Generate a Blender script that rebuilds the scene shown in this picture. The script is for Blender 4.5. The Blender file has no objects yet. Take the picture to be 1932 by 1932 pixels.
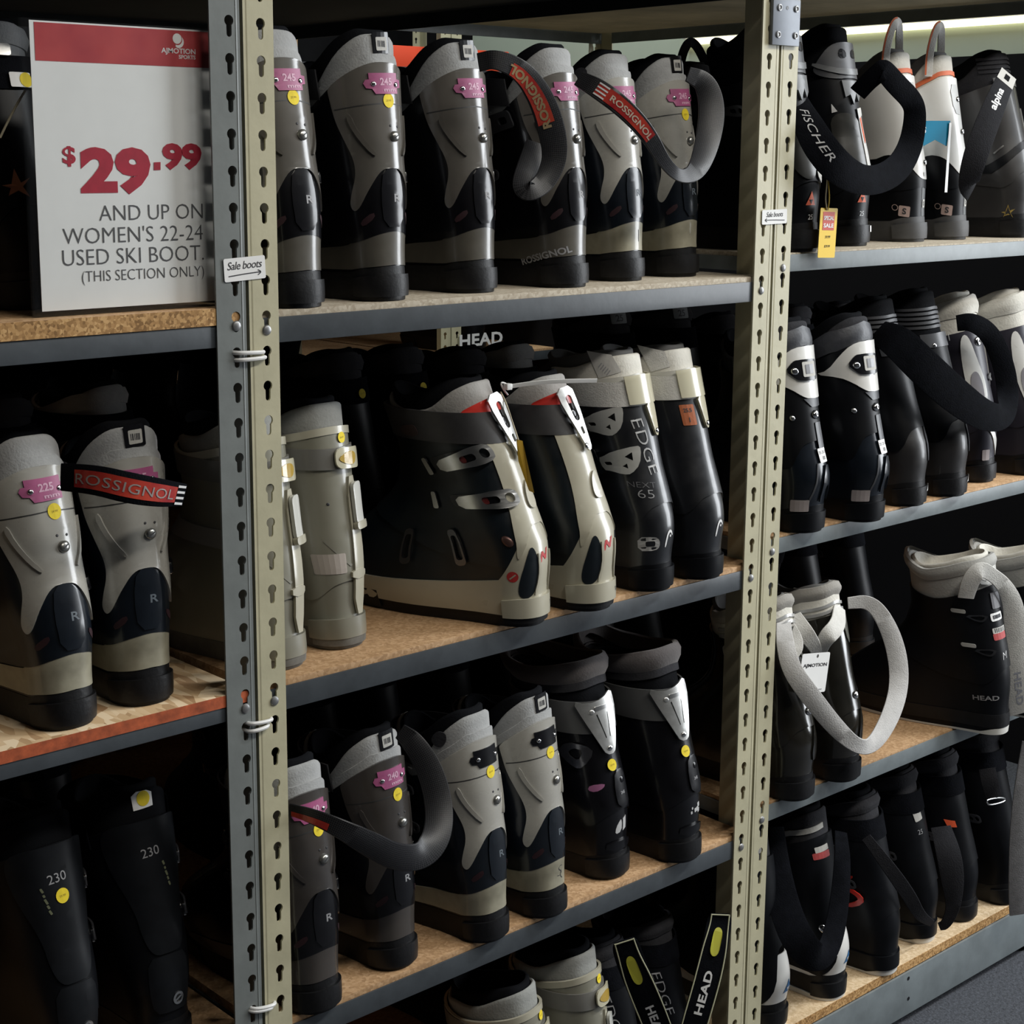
import bpy, bmesh, math, random
import numpy as np
from mathutils import Vector, Matrix, geometry
random.seed(7)
SC = bpy.context.scene
COL = SC.collection
ZO = 1.605          # height of the reference hole row above the carpet
# ------------------------------------------------------------------ camera
FPX, PPX, PPY = 3076.04, 966 - 96.14, 966 - 78.39
CAM = np.array([-0.99951, -1.46182, ZO - 0.12291])
YAW, PIT, ROL = 0.718666, 0.188306, 0.00165
_fw = np.array([math.sin(YAW) * math.cos(PIT), math.cos(YAW) * math.cos(PIT), -math.sin(PIT)])
_rt = np.array([math.cos(YAW), -math.sin(YAW), 0.0])
_up = np.cross(_rt, _fw)
_r2 = _rt * math.cos(ROL) + _up * math.sin(ROL)
_u2 = -_rt * math.sin(ROL) + _up * math.cos(ROL)
cd = bpy.data.cameras.new('camera')
cam = bpy.data.objects.new('camera', cd)
COL.objects.link(cam)
cam.matrix_world = Matrix(((_r2[0], _u2[0], -_fw[0], CAM[0]), (_r2[1], _u2[1], -_fw[1], CAM[1]),
                           (_r2[2], _u2[2], -_fw[2], CAM[2]), (0, 0, 0, 1)))
cd.sensor_width = 36.0
cd.lens = 36.0 * FPX / 1932
cd.shift_x = 96.14 / 1932
cd.shift_y = -78.39 / 1932
cd.clip_start = 0.05
SC.camera = cam
# ------------------------------------------------------------------ world, lamps, exposure
wd = bpy.data.worlds.new('world')
SC.world = wd
wd.use_nodes = True
wd.node_tree.nodes['Background'].inputs[0].default_value = (0.75, 0.85, 1.0, 1)
wd.node_tree.nodes['Background'].inputs[1].default_value = 0.05
SC.view_settings.view_transform = 'Standard'
SC.view_settings.look = 'None'
SC.view_settings.exposure = 0.0
SC.view_settings.gamma = 1.0


def area(name, loc, rot, sx, sy, power, col):
    l = bpy.data.lights.new(name, 'AREA')
    l.shape = 'RECTANGLE'
    l.size, l.size_y, l.energy, l.color = sx, sy, power, col
    o = bpy.data.objects.new(name, l)
    COL.objects.link(o)
    o.location = loc
    o.rotation_euler = rot
    return o


# rows of fluorescent ceiling fittings over the aisles (above and behind the camera, and beyond the racks)
area('aisle_ceiling_lamp', (0.2, -2.0, 3.3), (0, 0, 0), 1.2, 0.25, 30, (1, 0.95, 0.86))
area('aisle_ceiling_lamp', (1.65, -1.9, 3.3), (0, 0, 0), 1.2, 0.25, 46, (1, 0.96, 0.88))
area('aisle_ceiling_lamp', (3.0, -1.5, 3.3), (0, 0, 0), 1.2, 0.25, 85, (0.93, 0.98, 1.0))
area('far_aisle_ceiling_lamp', (1.9, 1.68, 3.3), (0, 0, 0), 1.2, 0.25, 36, (0.93, 1.0, 0.97))
# daylight from the shop window at the far end of the aisle
area('shop_window_daylight', (3.86, -1.7, 1.75), (0, math.radians(90), 0), 2.3, 1.3, 105, (0.92, 0.96, 1.0))


def PX(x, y, X=None, Y=None, Z=None):
    """A point of the place seen at a pixel of the 1932 px photograph, on the plane X, Y or Z = const (metres)."""
    d = _fw + _r2 * (x - PPX) / FPX - _u2 * (y - PPY) / FPX
    if X is not None:
        k = (X - CAM[0]) / d[0]
    elif Y is not None:
        k = (Y - CAM[1]) / d[1]
    else:
        k = (Z - CAM[2]) / d[2]
    return Vector(CAM + d * k)


# ------------------------------------------------------------------ materials
MATS = {}


def M(name, col, rough=0.5, metal=0.0, coat=0.0, var=0.0, vscale=30, bump=0.0, bscale=200, emit=0.0, spec=0.5, trans=0.0, sheen=0.0):
    if name in MATS:
        return MATS[name]
    m = bpy.data.materials.new(name)
    m.use_nodes = True
    nt = m.node_tree
    b = nt.nodes['Principled BSDF']
    I = b.inputs
    I['Base Color'].default_value = (*col, 1)
    I['Roughness'].default_value = rough
    I['Metallic'].default_value = metal
    I['Coat Weight'].default_value = coat
    I['Coat Roughness'].default_value = 0.12
    I['Specular IOR Level'].default_value = spec
    I['Transmission Weight'].default_value = trans
    I['Sheen Weight'].default_value = sheen
    if emit:
        I['Emission Color'].default_value = (*col, 1)
        I['Emission Strength'].default_value = emit
    if var or bump:
        tc = nt.nodes.new('ShaderNodeTexCoord')
    if var:
        n = nt.nodes.new('ShaderNodeTexNoise')
        n.inputs['Scale'].default_value = vscale
        n.inputs['Detail'].default_value = 6
        n.inputs['Roughness'].default_value = 0.65
        nt.links.new(tc.outputs['Object'], n.inputs['Vector'])
        r = nt.nodes.new('ShaderNodeValToRGB')
        r.color_ramp.elements[0].position = 0.3
        r.color_ramp.elements[1].position = 0.7
        r.color_ramp.elements[0].color = (*[c * (1 - var) for c in col], 1)
        r.color_ramp.elements[1].color = (*[min(1, c * (1 + var)) for c in col], 1)
        nt.links.new(n.outputs['Fac'], r.inputs['Fac'])
        nt.links.new(r.outputs['Color'], I['Base Color'])
    if bump:
        n2 = nt.nodes.new('ShaderNodeTexNoise')
        n2.inputs['Scale'].default_value = bscale
        n2.inputs['Detail'].default_value = 3
        nt.links.new(tc.outputs['Object'], n2.inputs['Vector'])
        bp = nt.nodes.new('ShaderNodeBump')
        bp.inputs['Strength'].default_value = bump
        bp.inputs['Distance'].default_value = 0.002
        nt.links.new(n2.outputs['Fac'], bp.inputs['Height'])
        nt.links.new(bp.outputs['Normal'], I['Normal'])
    MATS[name] = m
    return m


def weave(name, c1, c2, scale, rough=0.5):
    """woven webbing: a fine two tone checker with relief"""
    if name in MATS:
        return MATS[name]
    m = M(name, c1, rough)
    nt = m.node_tree
    b = nt.nodes['Principled BSDF']
    uv = nt.nodes.new('ShaderNodeUVMap')
    mp = nt.nodes.new('ShaderNodeMapping')
    mp.inputs['Rotation'].default_value = (0, 0, 0.785)
    ck = nt.nodes.new('ShaderNodeTexChecker')
    ck.inputs['Scale'].default_value = scale
    ck.inputs['Color1'].default_value = (*c1, 1)
    ck.inputs['Color2'].default_value = (*c2, 1)
    nt.links.new(uv.outputs[0], mp.inputs['Vector'])
    nt.links.new(mp.outputs[0], ck.inputs['Vector'])
    nt.links.new(ck.outputs['Color'], b.inputs['Base Color'])
    bp = nt.nodes.new('ShaderNodeBump')
    bp.inputs['Strength'].default_value = 0.4
    bp.inputs['Distance'].default_value = 0.001
    nt.links.new(ck.outputs['Fac'], bp.inputs['Height'])
    nt.links.new(bp.outputs['Normal'], b.inputs['Normal'])
    return m


def chipboard(name, c1, c2, c3, scale, stretch=1.0):
    if name in MATS:
        return MATS[name]
    m = M(name, c1, 0.75)
    nt = m.node_tree
    b = nt.nodes['Principled BSDF']
    tc = nt.nodes.new('ShaderNodeTexCoord')
    mp = nt.nodes.new('ShaderNodeMapping')
    mp.inputs['Scale'].default_value = (1, stretch, 1)
    mp.inputs['Rotation'].default_value = (0, 0, 0.5)
    nt.links.new(tc.outputs['Object'], mp.inputs['Vector'])
    v = nt.nodes.new('ShaderNodeTexVoronoi')
    v.inputs['Scale'].default_value = scale
    n = nt.nodes.new('ShaderNodeTexNoise')
    n.inputs['Scale'].default_value = 9
    n.inputs['Detail'].default_value = 8
    nt.links.new(mp.outputs[0], v.inputs['Vector'])
    nt.links.new(mp.outputs[0], n.inputs['Vector'])
    sx = nt.nodes.new('ShaderNodeSeparateColor')
    nt.links.new(v.outputs['Color'], sx.inputs[0])
    mx = nt.nodes.new('ShaderNodeMath')
    mx.operation = 'ADD'
    nt.links.new(sx.outputs[0], mx.inputs[0])
    nt.links.new(n.outputs['Fac'], mx.inputs[1])
    hf = nt.nodes.new('ShaderNodeMath')
    hf.operation = 'MULTIPLY'
    hf.inputs[1].default_value = 0.5
    nt.links.new(mx.outputs[0], hf.inputs[0])
    r = nt.nodes.new('ShaderNodeValToRGB')
    e = r.color_ramp.elements
    e[0].position, e[1].position = 0.25, 0.75
    e[0].color, e[1].color = (*c1, 1), (*c3, 1)
    k = e.new(0.5)
    k.color = (*c2, 1)
    nt.links.new(hf.outputs[0], r.inputs['Fac'])
    nt.links.new(r.outputs['Color'], b.inputs['Base Color'])
    bp = nt.nodes.new('ShaderNodeBump')
    bp.inputs['Strength'].default_value = 0.25
    bp.inputs['Distance'].default_value = 0.001
    nt.links.new(hf.outputs[0], bp.inputs['Height'])
    nt.links.new(bp.outputs['Normal'], b.inputs['Normal'])
    return m


def tube_plastic(name, c1, c2, scale, rough, coat=0.5):
    """moulded plastic whose pigment drifts between two tones"""
    if name in MATS:
        return MATS[name]
    m = M(name, c1, rough, coat=coat, var=0.0)
    nt = m.node_tree
    b = nt.nodes['Principled BSDF']
    tc = nt.nodes.new('ShaderNodeTexCoord')
    n = nt.nodes.new('ShaderNodeTexNoise')
    n.inputs['Scale'].default_value = scale
    n.inputs['Detail'].default_value = 5
    nt.links.new(tc.outputs['Object'], n.inputs['Vector'])
    r = nt.nodes.new('ShaderNodeValToRGB')
    r.color_ramp.elements[0].position = 0.35
    r.color_ramp.elements[1].position = 0.65
    r.color_ramp.elements[0].color = (*c1, 1)
    r.color_ramp.elements[1].color = (*c2, 1)
    nt.links.new(n.outputs['Fac'], r.inputs['Fac'])
    nt.links.new(r.outputs['Color'], b.inputs['Base Color'])
    n2 = nt.nodes.new('ShaderNodeTexNoise')
    n2.inputs['Scale'].default_value = 60
    n2.inputs['Detail'].default_value = 6
    mr = nt.nodes.new('ShaderNodeMapRange')
    mr.inputs['To Min'].default_value = rough * 0.7
    mr.inputs['To Max'].default_value = rough * 1.5
    nt.links.new(tc.outputs['Object'], n2.inputs['Vector'])
    nt.links.new(n2.outputs['Fac'], mr.inputs[0])
    nt.links.new(mr.outputs[0], b.inputs['Roughness'])
    return m


def glass(name):
    if name in MATS:
        return MATS[name]
    m = bpy.data.materials.new(name)
    m.use_nodes = True
    nt = m.node_tree
    nt.nodes.remove(nt.nodes['Principled BSDF'])
    t = nt.nodes.new('ShaderNodeBsdfTransparent')
    t.inputs[0].default_value = (0.985, 0.99, 0.99, 1)
    g = nt.nodes.new('ShaderNodeBsdfGlossy')
    g.inputs['Roughness'].default_value = 0.12
    x = nt.nodes.new('ShaderNodeMixShader')
    x.inputs[0].default_value = 0.035
    nt.links.new(t.outputs[0], x.inputs[1])
    nt.links.new(g.outputs[0], x.inputs[2])
    nt.links.new(x.outputs[0], nt.nodes['Material Output'].inputs[0])
    MATS[name] = m
    return m


BLACK = M('black_plastic', (0.005, 0.005, 0.0065), 0.25, coat=0.3, spec=0.3, var=0.3, vscale=25)
BLACKM = M('matt_black_plastic', (0.004, 0.0045, 0.006), 0.4, spec=0.2, var=0.35, vscale=20)
NAVYB = M('blue_black_plastic', (0.006, 0.009, 0.014), 0.27, spec=0.4, coat=0.3, var=0.3, vscale=20)
SOLE = M('black_rubber', (0.007, 0.007, 0.008), 0.45, spec=0.3, var=0.4, vscale=40, bump=0.15)
SMOKE = tube_plastic('smoked_plastic', (0.105, 0.098, 0.086), (0.15, 0.135, 0.12), 9, 0.2)
SMOKED = tube_plastic('dark_smoked_plastic', (0.045, 0.04, 0.037), (0.07, 0.06, 0.052), 9, 0.22)
PEARL = tube_plastic('pearl_grey_plastic', (0.33, 0.32, 0.29), (0.43, 0.415, 0.37), 8, 0.26)
BEIGE = tube_plastic('beige_plastic', (0.40, 0.375, 0.29), (0.48, 0.455, 0.36), 7, 0.3)
STONE = tube_plastic('stone_grey_plastic', (0.20, 0.193, 0.15), (0.255, 0.243, 0.195), 6, 0.34)
HEELB = tube_plastic('scuffed_heel_plastic', (0.22, 0.205, 0.15), (0.40, 0.375, 0.28), 22, 0.36)
GREYF = M('grey_liner_fabric', (0.33, 0.335, 0.335), 0.85, var=0.15, vscale=35, bump=0.3, bscale=400, sheen=0.2)
DGREYF = M('dark_grey_liner_fabric', (0.028, 0.028, 0.032), 0.9, var=0.25, vscale=30, bump=0.3, bscale=300, spec=0.2)
TAUPEF = M('taupe_liner_fabric', (0.085, 0.075, 0.075), 0.9, var=0.15, vscale=30, bump=0.25, bscale=400, sheen=0.2)
BLACKF = M('black_liner_fabric', (0.006, 0.0065, 0.008), 0.9, bump=0.2, bscale=400, spec=0.06)
CREAMF = M('cream_liner_fabric', (0.62, 0.60, 0.54), 0.85, var=0.1, vscale=25, bump=0.3, bscale=300)
WHITEP = tube_plastic('white_plastic', (0.66, 0.65, 0.62), (0.74, 0.73, 0.70), 8, 0.3)
WHITEF = M('white_webbing', (0.60, 0.59, 0.56), 0.8, var=0.1, vscale=60, bump=0.4, bscale=500)
SILVER = M('brushed_silver', (0.66, 0.66, 0.65), 0.28, metal=1.0, var=0.1, vscale=60)
CHROME = M('bright_steel', (0.8, 0.8, 0.8), 0.14, metal=1.0)
ALU = M('cast_aluminium', (0.62, 0.62, 0.60), 0.35, metal=0.85, var=0.15, vscale=50)
CLEAR = M('yellowed_clear_plastic', (0.66, 0.62, 0.46), 0.2, coat=0.4, trans=0.25)
AMBER = M('amber_gel', (0.45, 0.30, 0.06), 0.2, coat=0.5)
YELLOW = M('yellow_paper_dot', (0.80, 0.62, 0.02), 0.7, var=0.12, vscale=90)
PINK = M('magenta_plate', (0.36, 0.085, 0.20), 0.42, var=0.12, vscale=50)
WHITE = M('white_paper', (0.80, 0.80, 0.79), 0.6, var=0.03, vscale=20)
WINK = M('white_print', (0.72, 0.72, 0.72), 0.5)
GINK = M('grey_print', (0.30, 0.30, 0.31), 0.5)
DINK = M('dark_print', (0.03, 0.03, 0.035), 0.6)
RED = M('red_plastic', (0.55, 0.03, 0.02), 0.3, coat=0.3)
ORANGE = M('orange_print', (0.80, 0.12, 0.03), 0.5)
GOLD = M('gold_print', (0.35, 0.25, 0.06), 0.5)
BLUE = M('cyan_tag', (0.0, 0.15, 0.26), 0.6, spec=0.1)
CARBON = weave('carbon_webbing', (0.005, 0.005, 0.007), (0.026, 0.026, 0.029), 60, 0.45)
BLACKW = M('black_webbing', (0.004, 0.0045, 0.0065), 0.9, var=0.3, vscale=80, bump=0.4, bscale=500, spec=0.06)
GREYW = M('grey_webbing', (0.22, 0.22, 0.23), 0.8, var=0.15, vscale=80, bump=0.5, bscale=500)
DGREYW = M('charcoal_webbing', (0.016, 0.016, 0.019), 0.85, spec=0.15, var=0.15, vscale=80, bump=0.5, bscale=500)
REDPRINT = tube_plastic('red_foil_print', (0.30, 0.012, 0.02), (0.55, 0.06, 0.03), 30, 0.25)

# ------------------------------------------------------------------ mesh helpers


def link(name, me, parent=None, mat=None):
    o = bpy.data.objects.new(name, me)
    COL.objects.link(o)
    if parent is not None:
        o.parent = parent
    if mat is not None and not me.materials:
        me.materials.append(mat)
    return o


def mesh(name, v, f, smooth=True, ang=0.6):
    me = bpy.data.meshes.new(name)
    me.from_pydata([tuple(map(float, p)) for p in v], [], [tuple(int(i) for i in q) for q in f])
    me.update()
    if smooth:
        me.polygons.foreach_set('use_smooth', [True] * len(me.polygons))
        me.set_sharp_from_angle(angle=ang)
    return me


def bm_mesh(name, bm, smooth=True, ang=0.6):
    bmesh.ops.recalc_face_normals(bm, faces=bm.faces[:])
    me = bpy.data.meshes.new(name)
    bm.to_mesh(me)
    bm.free()
    if smooth:
        me.polygons.foreach_set('use_smooth', [True] * len(me.polygons))
        me.set_sharp_from_angle(angle=ang)
    return me


def add_box(bm, x0, x1, y0, y1, z0, z1, bev=0.0):
    r = bmesh.ops.create_cube(bm, size=1.0)
    vs = r['verts']
    for v in vs:
        v.co = Vector((x0 + (v.co.x + 0.5) * (x1 - x0), y0 + (v.co.y + 0.5) * (y1 - y0), z0 + (v.co.z + 0.5) * (z1 - z0)))
    if bev:
        es = list({e for v in vs for e in v.link_edges})
        bmesh.ops.bevel(bm, geom=es, offset=bev, segments=2, affect='EDGES', profile=0.6)


def box(name, mat, x0, x1, y0, y1, z0, z1, parent=None, bev=0.0):
    bm = bmesh.new()
    add_box(bm, x0, x1, y0, y1, z0, z1, bev)
    return link(name, bm_mesh(name, bm), parent, mat)


def tag(o, label, cat, group=None, kind=None):
    if label:
        o['label'] = label
    if cat:
        o['category'] = cat
    if group:
        o['group'] = group
    if kind:
        o['kind'] = kind
    return o


def thing(name, label, cat, loc=(0, 0, 0), rz=0.0, group=None):
    o = bpy.data.objects.new(name, None)
    COL.objects.link(o)
    o.location = loc
    o.rotation_euler = (0, 0, rz)
    o.empty_display_size = 0.05
    return tag(o, label, cat, group)


def dup(root, loc, rz, label, group=None):
    r = root.copy()
    COL.objects.link(r)
    r.location, r.rotation_euler = loc, (0, 0, rz)
    r['label'] = label
    if group:
        r['group'] = group
    for ch in list(root.children):
        c = ch.copy()
        COL.objects.link(c)
        c.parent = r
        for g in list(ch.children):
            d = g.copy()
            COL.objects.link(d)
            d.parent = c
    return r


def chaikin(p, n=2, closed=True):
    p = [np.array(q, float) for q in p]
    for _ in range(n):
        o = []
        m = len(p)
        for i in range(m if closed else m - 1):
            a, b = p[i], p[(i + 1) % m]
            o += [a * 0.75 + b * 0.25, a * 0.25 + b * 0.75]
        if not closed:
            o = [p[0]] + o + [p[-1]]
        p = o
    return p


def circle(r, n=20, cx=0, cy=0, rx=None):
    return [(cx + (rx or r) * math.cos(2 * math.pi * i / n), cy + r * math.sin(2 * math.pi * i / n)) for i in range(n)]


def rrect(w, h, r, n=4, cx=0, cy=0):
    o = []
    for sx, sy, a0 in ((1, 1, 0), (-1, 1, 90), (-1, -1, 180), (1, -1, 270)):
        for i in range(n + 1):
            a = math.radians(a0 + 90 * i / n)
            o.append((cx + sx * (w / 2 - r) + r * math.cos(a), cy + sy * (h / 2 - r) + r * math.sin(a)))
    return o


def tess(outline, holes=()):
    loops = [[Vector((p[0], p[1], 0)) for p in outline]] + [[Vector((p[0], p[1], 0)) for p in h] for h in holes]
    tris = geometry.tessellate_polygon(loops)
    flat = [(p[0], p[1]) for l in loops for p in l]
    return flat, [tuple(t) for t in tris], [list(range(len(outline)))]


def cut_grid(pts, tris, step):
    """triangles in the plane, sliced on a grid so that they can follow a curved surface"""
    bm = bmesh.new()
    vs = [bm.verts.new((p[0], p[1], 0)) for p in pts]
    for t in tris:
        try:
            bm.faces.new([vs[i] for i in t])
        except ValueError:
            pass
    a = np.array(pts)
    for ax in (0, 1):
        lo, hi = a[:, ax].min(), a[:, ax].max()
        st = step[ax]
        k = math.ceil(lo / st + 1e-6)
        while k * st < hi - 1e-6:
            co, no = [0, 0, 0], [0, 0, 0]
            co[ax] = k * st
            no[ax] = 1
            bmesh.ops.bisect_plane(bm, geom=bm.verts[:] + bm.edges[:] + bm.faces[:], plane_co=co, plane_no=no, dist=1e-5)
            k += 1
    bmesh.ops.remove_doubles(bm, verts=bm.verts[:], dist=1e-4)
    bm.verts.index_update()
    v = [(q.co.x, q.co.y) for q in bm.verts]
    f = [[q.index for q in fc.verts] for fc in bm.faces]
    bm.free()
    return v, f


def solid(top, bot, faces):
    """two copies of a sheet joined by walls along its boundary"""
    n = len(top)
    cnt = {}
    for f in faces:
        for i in range(len(f)):
            a, b = f[i], f[(i + 1) % len(f)]
            cnt[(a, b)] = cnt.get((a, b), 0) + 1
    F = [list(f) for f in faces] + [[i + n for i in reversed(f)] for f in faces]
    for (a, b) in cnt:
        if (b, a) not in cnt:
            F.append([b, a, a + n, b + n])
    return list(top) + list(bot), F


TXT = {}


def text2d(s, size, bold=0.0, spacing=1.0, shear=0.0, sx=1.0):
    """flat lettering as triangles, centred on the origin"""
    key = (s, bold, spacing, shear)
    if key not in TXT:
        c = bpy.data.curves.new('t', 'FONT')
        c.body = s
        c.size = 1.0
        c.offset = bold
        c.space_character = spacing
        c.shear = shear
        c.resolution_u = 3
        o = bpy.data.objects.new('t', c)
        me = bpy.data.meshes.new_from_object(o)
        v = [(p.co.x, p.co.y) for p in me.vertices]
        f = [list(p.vertices) for p in me.polygons]
        bpy.data.objects.remove(o)
        bpy.data.meshes.remove(me)
        bpy.data.curves.remove(c)
        a = np.array(v)
        ctr = (a.min(0) + a.max(0)) / 2
        TXT[key] = ([(p[0] - ctr[0], p[1] - ctr[1]) for p in v], f, a[:, 1].max() - a[:, 1].min(), a[:, 0].max() - a[:, 0].min())
    v, f, hh, ww = TXT[key]
    k = size / hh
    return [(p[0] * k * sx, p[1] * k) for p in v], f, ww * k * sx


def flat_patch(name, mat, pts, faces, frame, th=0.0004, parent=None):
    """a thin flat piece in a plane: frame = (origin, u, v, n)"""
    o, u, v, n = frame
    t = [o + u * p[0] + v * p[1] + n * th for p in pts]
    b = [o + u * p[0] + v * p[1] for p in pts]
    V, F = solid(t, b, faces)
    return link(name, mesh(name, V, F, smooth=False), parent, mat)


def poly_patch(name, mat, outline, frame, th=0.0004, holes=(), parent=None):
    p, t, _ = tess(outline, holes)
    return flat_patch(name, mat, p, orient(p, t), frame, th, parent)


def orient(p, tris):
    o = []
    for t in tris:
        a, b, c = (p[i] for i in t[:3])
        o.append(t if (b[0] - a[0]) * (c[1] - a[1]) - (b[1] - a[1]) * (c[0] - a[0]) > 0 else tuple(reversed(t)))
    return o


def tube(name, mat, pts, r, parent=None, n=8, smooth=2):
    p = [Vector(q) for q in chaikin(pts, smooth, closed=False)]
    V, F = [], []
    up = Vector((0.1, 0.2, 1))
    for i, q in enumerate(p):
        t = (p[min(i + 1, len(p) - 1)] - p[max(i - 1, 0)]).normalized()
        a = t.cross(up).normalized() if abs(t.dot(up.normalized())) < 0.98 else t.cross(Vector((1, 0, 0))).normalized()
        b = t.cross(a)
        for k in range(n):
            w = 2 * math.pi * k / n
            V.append(q + a * (r * math.cos(w)) + b * (r * math.sin(w)))
    m = len(p)
    for i in range(m - 1):
        for k in range(n):
            F.append((i * n + k, i * n + (k + 1) % n, (i + 1) * n + (k + 1) % n, (i + 1) * n + k))
    F.append(tuple(range(n)))
    F.append(tuple(reversed(range((m - 1) * n, m * n))))
    return link(name, mesh(name, V, F), parent, mat)


VIEWN = Vector((-0.62, -0.76, 0.12)).normalized()     # the side of the racks that faces the aisle


class Ribbon:
    """a flat strap along a smooth line; pts = [(point, width, twist in degrees)]"""

    def __init__(s, pts, face=VIEWN, inv=None, n=3):
        P = [np.array((*p[0], p[1], math.radians(p[2] if len(p) > 2 else 0))) for p in pts]
        P = chaikin(P, n, closed=False)
        s.p = [Vector(q[:3]) for q in P]
        if inv is not None:
            s.p = [inv @ q for q in s.p]
            face = (inv.to_3x3() @ face).normalized()
        s.w = [q[3] for q in P]
        s.t, s.d, s.nn, s.u = [], [], [], [0.0]
        m = len(s.p)
        for i in range(m):
            t = (s.p[min(i + 1, m - 1)] - s.p[max(i - 1, 0)]).normalized()
            w = face.cross(t).normalized()
            n_ = t.cross(w)
            a = P[i][4]
            s.t.append(t)
            s.d.append(w * math.cos(a) + n_ * math.sin(a))
            s.nn.append(-w * math.sin(a) + n_ * math.cos(a))
            if i:
                s.u.append(s.u[-1] + (s.p[i] - s.p[i - 1]).length)

    def at(s, u, v, off):
        i = int(np.searchsorted(s.u, u)) - 1
        i = max(0, min(i, len(s.u) - 2))
        k = (u - s.u[i]) / (s.u[i + 1] - s.u[i])
        L = lambda a: a[i] * (1 - k) + a[i + 1] * k
        return L(s.p) + L(s.d) * v + L(s.nn) * off

    def build(s, name, mat, parent, th=0.003):
        V, F, UV = [], [], []
        prof = [(-0.5, 0.25), (-0.46, 0.5), (0, 0.6), (0.46, 0.5), (0.5, 0.25), (0.5, -0.25), (0.46, -0.5), (-0.46, -0.5), (-0.5, -0.25)]
        c = len(prof)
        for i, q in enumerate(s.p):
            for a, b in prof:
                V.append(q + s.d[i] * (a * s.w[i]) + s.nn[i] * (b * th))
                UV.append((a * s.w[i] * 10, s.u[i] * 10))
        m = len(s.p)
        for i in range(m - 1):
            for k in range(c):
                F.append((i * c + k, i * c + (k + 1) % c, (i + 1) * c + (k + 1) % c, (i + 1) * c + k))
        F.append(tuple(range(c)))
        F.append(tuple(reversed(range((m - 1) * c, m * c))))
        me = mesh(name, V, F)
        ul = me.uv_layers.new(name='UVMap')
        for lp in me.loops:
            ul.data[lp.index].uv = UV[lp.vertex_index]
        return link(name, me, parent, mat)

    def text(s, name, mat, txt, u, size, parent, off=0.0022, bold=0.02, flip=False, v0=0.0, spacing=1.0, sx=1.0, shear=0.0):
        p, f, w = text2d(txt, size, bold, spacing, shear, sx)
        k = -1 if flip else 1
        V = [s.at(u + k * q[0], v0 + k * q[1], off) for q in p]
        return link(name, mesh(name, V, f, smooth=False), parent, mat)

    def patch(s, name, mat, u0, u1, frac, parent, off=0.0021, v0=0.0):
        V, F = [], []
        n = max(2, int((u1 - u0) / 0.006))
        for i in range(n + 1):
            u = u0 + (u1 - u0) * i / n
            j = max(0, min(int(np.searchsorted(s.u, u)) - 1, len(s.w) - 1))
            for k in (-0.5, 0.5):
                V.append(s.at(u, v0 + k * frac * s.w[j], off))
        for i in range(n):
            F.append((2 * i, 2 * i + 1, 2 * i + 3, 2 * i + 2))
        return link(name, mesh(name, V, F), parent, mat)

# ------------------------------------------------------------------ the room
CARPET = M('carpet', (0.055, 0.06, 0.072), 0.95, var=0.55, vscale=160, bump=1.0, bscale=260)
WALLP = M('pale_green_paint', (0.50, 0.56, 0.47), 0.8, var=0.04, vscale=3)
BACKW = M('painted_darkness', (0.010, 0.010, 0.012), 0.9, spec=0.1)
GOODS = M('dark_store_wall', (0.025, 0.025, 0.028), 0.85, var=0.3, vscale=4)
CEILP = M('ceiling_paint', (0.22, 0.22, 0.22), 0.9, var=0.04, vscale=4)


def struct(name, mat, *b):
    return tag(box(name, mat, *b), None, None, kind='structure')


struct('floor', CARPET, -4.5, 3.9, -4.5, 5.0, -0.05, 0.0)
struct('ceiling', CEILP, -4.5, 3.9, -4.5, 5.0, 3.4, 3.45)
struct('wall_right', GOODS, 3.9, 3.95, -4.5, 5.0, 0, 3.4)
struct('wall_back', GOODS, -4.5, 3.9, 5.0, 5.05, 0, 3.4)
struct('wall_left', GOODS, -4.55, -4.5, -4.5, 5.0, 0, 3.4)
struct('wall_front', GOODS, -4.5, 3.9, -4.55, -4.5, 0, 3.4)
# strip light on a side partition beyond the racks
part = struct('trim_1', WALLP, 2.60, 2.64, -0.3, 2.6, ZO + 0.125, ZO + 0.30)
struct('trim_2', BACKW, 2.595, 2.64, -0.3, 2.6, 0, ZO + 0.125)  # lower part coloured near black, standing in for the darkness behind the shelves
sl = thing('strip_light', 'long glowing strip light along the pale partition beyond the racks', 'light', (2.6, 0.74, ZO + 0.205))
box('housing', M('white_enamel', (0.7, 0.7, 0.68), 0.4), -0.016, -0.001, -0.95, 0.95, 0.006, 0.022, sl, 0.002)
box('diffuser', M('glowing_diffuser', (1.0, 0.93, 0.62), 0.5, emit=2.2), -0.018, -0.001, -0.94, 0.94, -0.010, 0.0055, sl, 0.003)

# ------------------------------------------------------------------ racks
CREAM = M('cream_enamel', (0.47, 0.44, 0.30), 0.45, var=0.10, vscale=14, bump=0.12, bscale=90)
GREYP = M('grey_green_enamel', (0.17, 0.185, 0.18), 0.42, var=0.14, vscale=14, bump=0.1, bscale=90)
BEAMP = M('blue_grey_enamel', (0.050, 0.058, 0.066), 0.42, var=0.22, vscale=18, bump=0.1, bscale=60)
BEAMB = M('light_blue_grey_enamel', (0.165, 0.19, 0.20), 0.42, var=0.18, vscale=18, bump=0.1, bscale=60)
RIVM = M('dull_rivet', (0.30, 0.30, 0.30), 0.4, metal=0.7)
PLATEM = M('steel_plate', (0.15, 0.165, 0.19), 0.42, metal=0.3, var=0.12, vscale=25)
GTAN = chipboard('grey_tan_chipboard', (0.36, 0.30, 0.22), (0.45, 0.39, 0.30), (0.54, 0.48, 0.38), 260)
TAN = chipboard('tan_chipboard', (0.36, 0.21, 0.10), (0.46, 0.28, 0.14), (0.56, 0.36, 0.20), 260)
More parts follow.
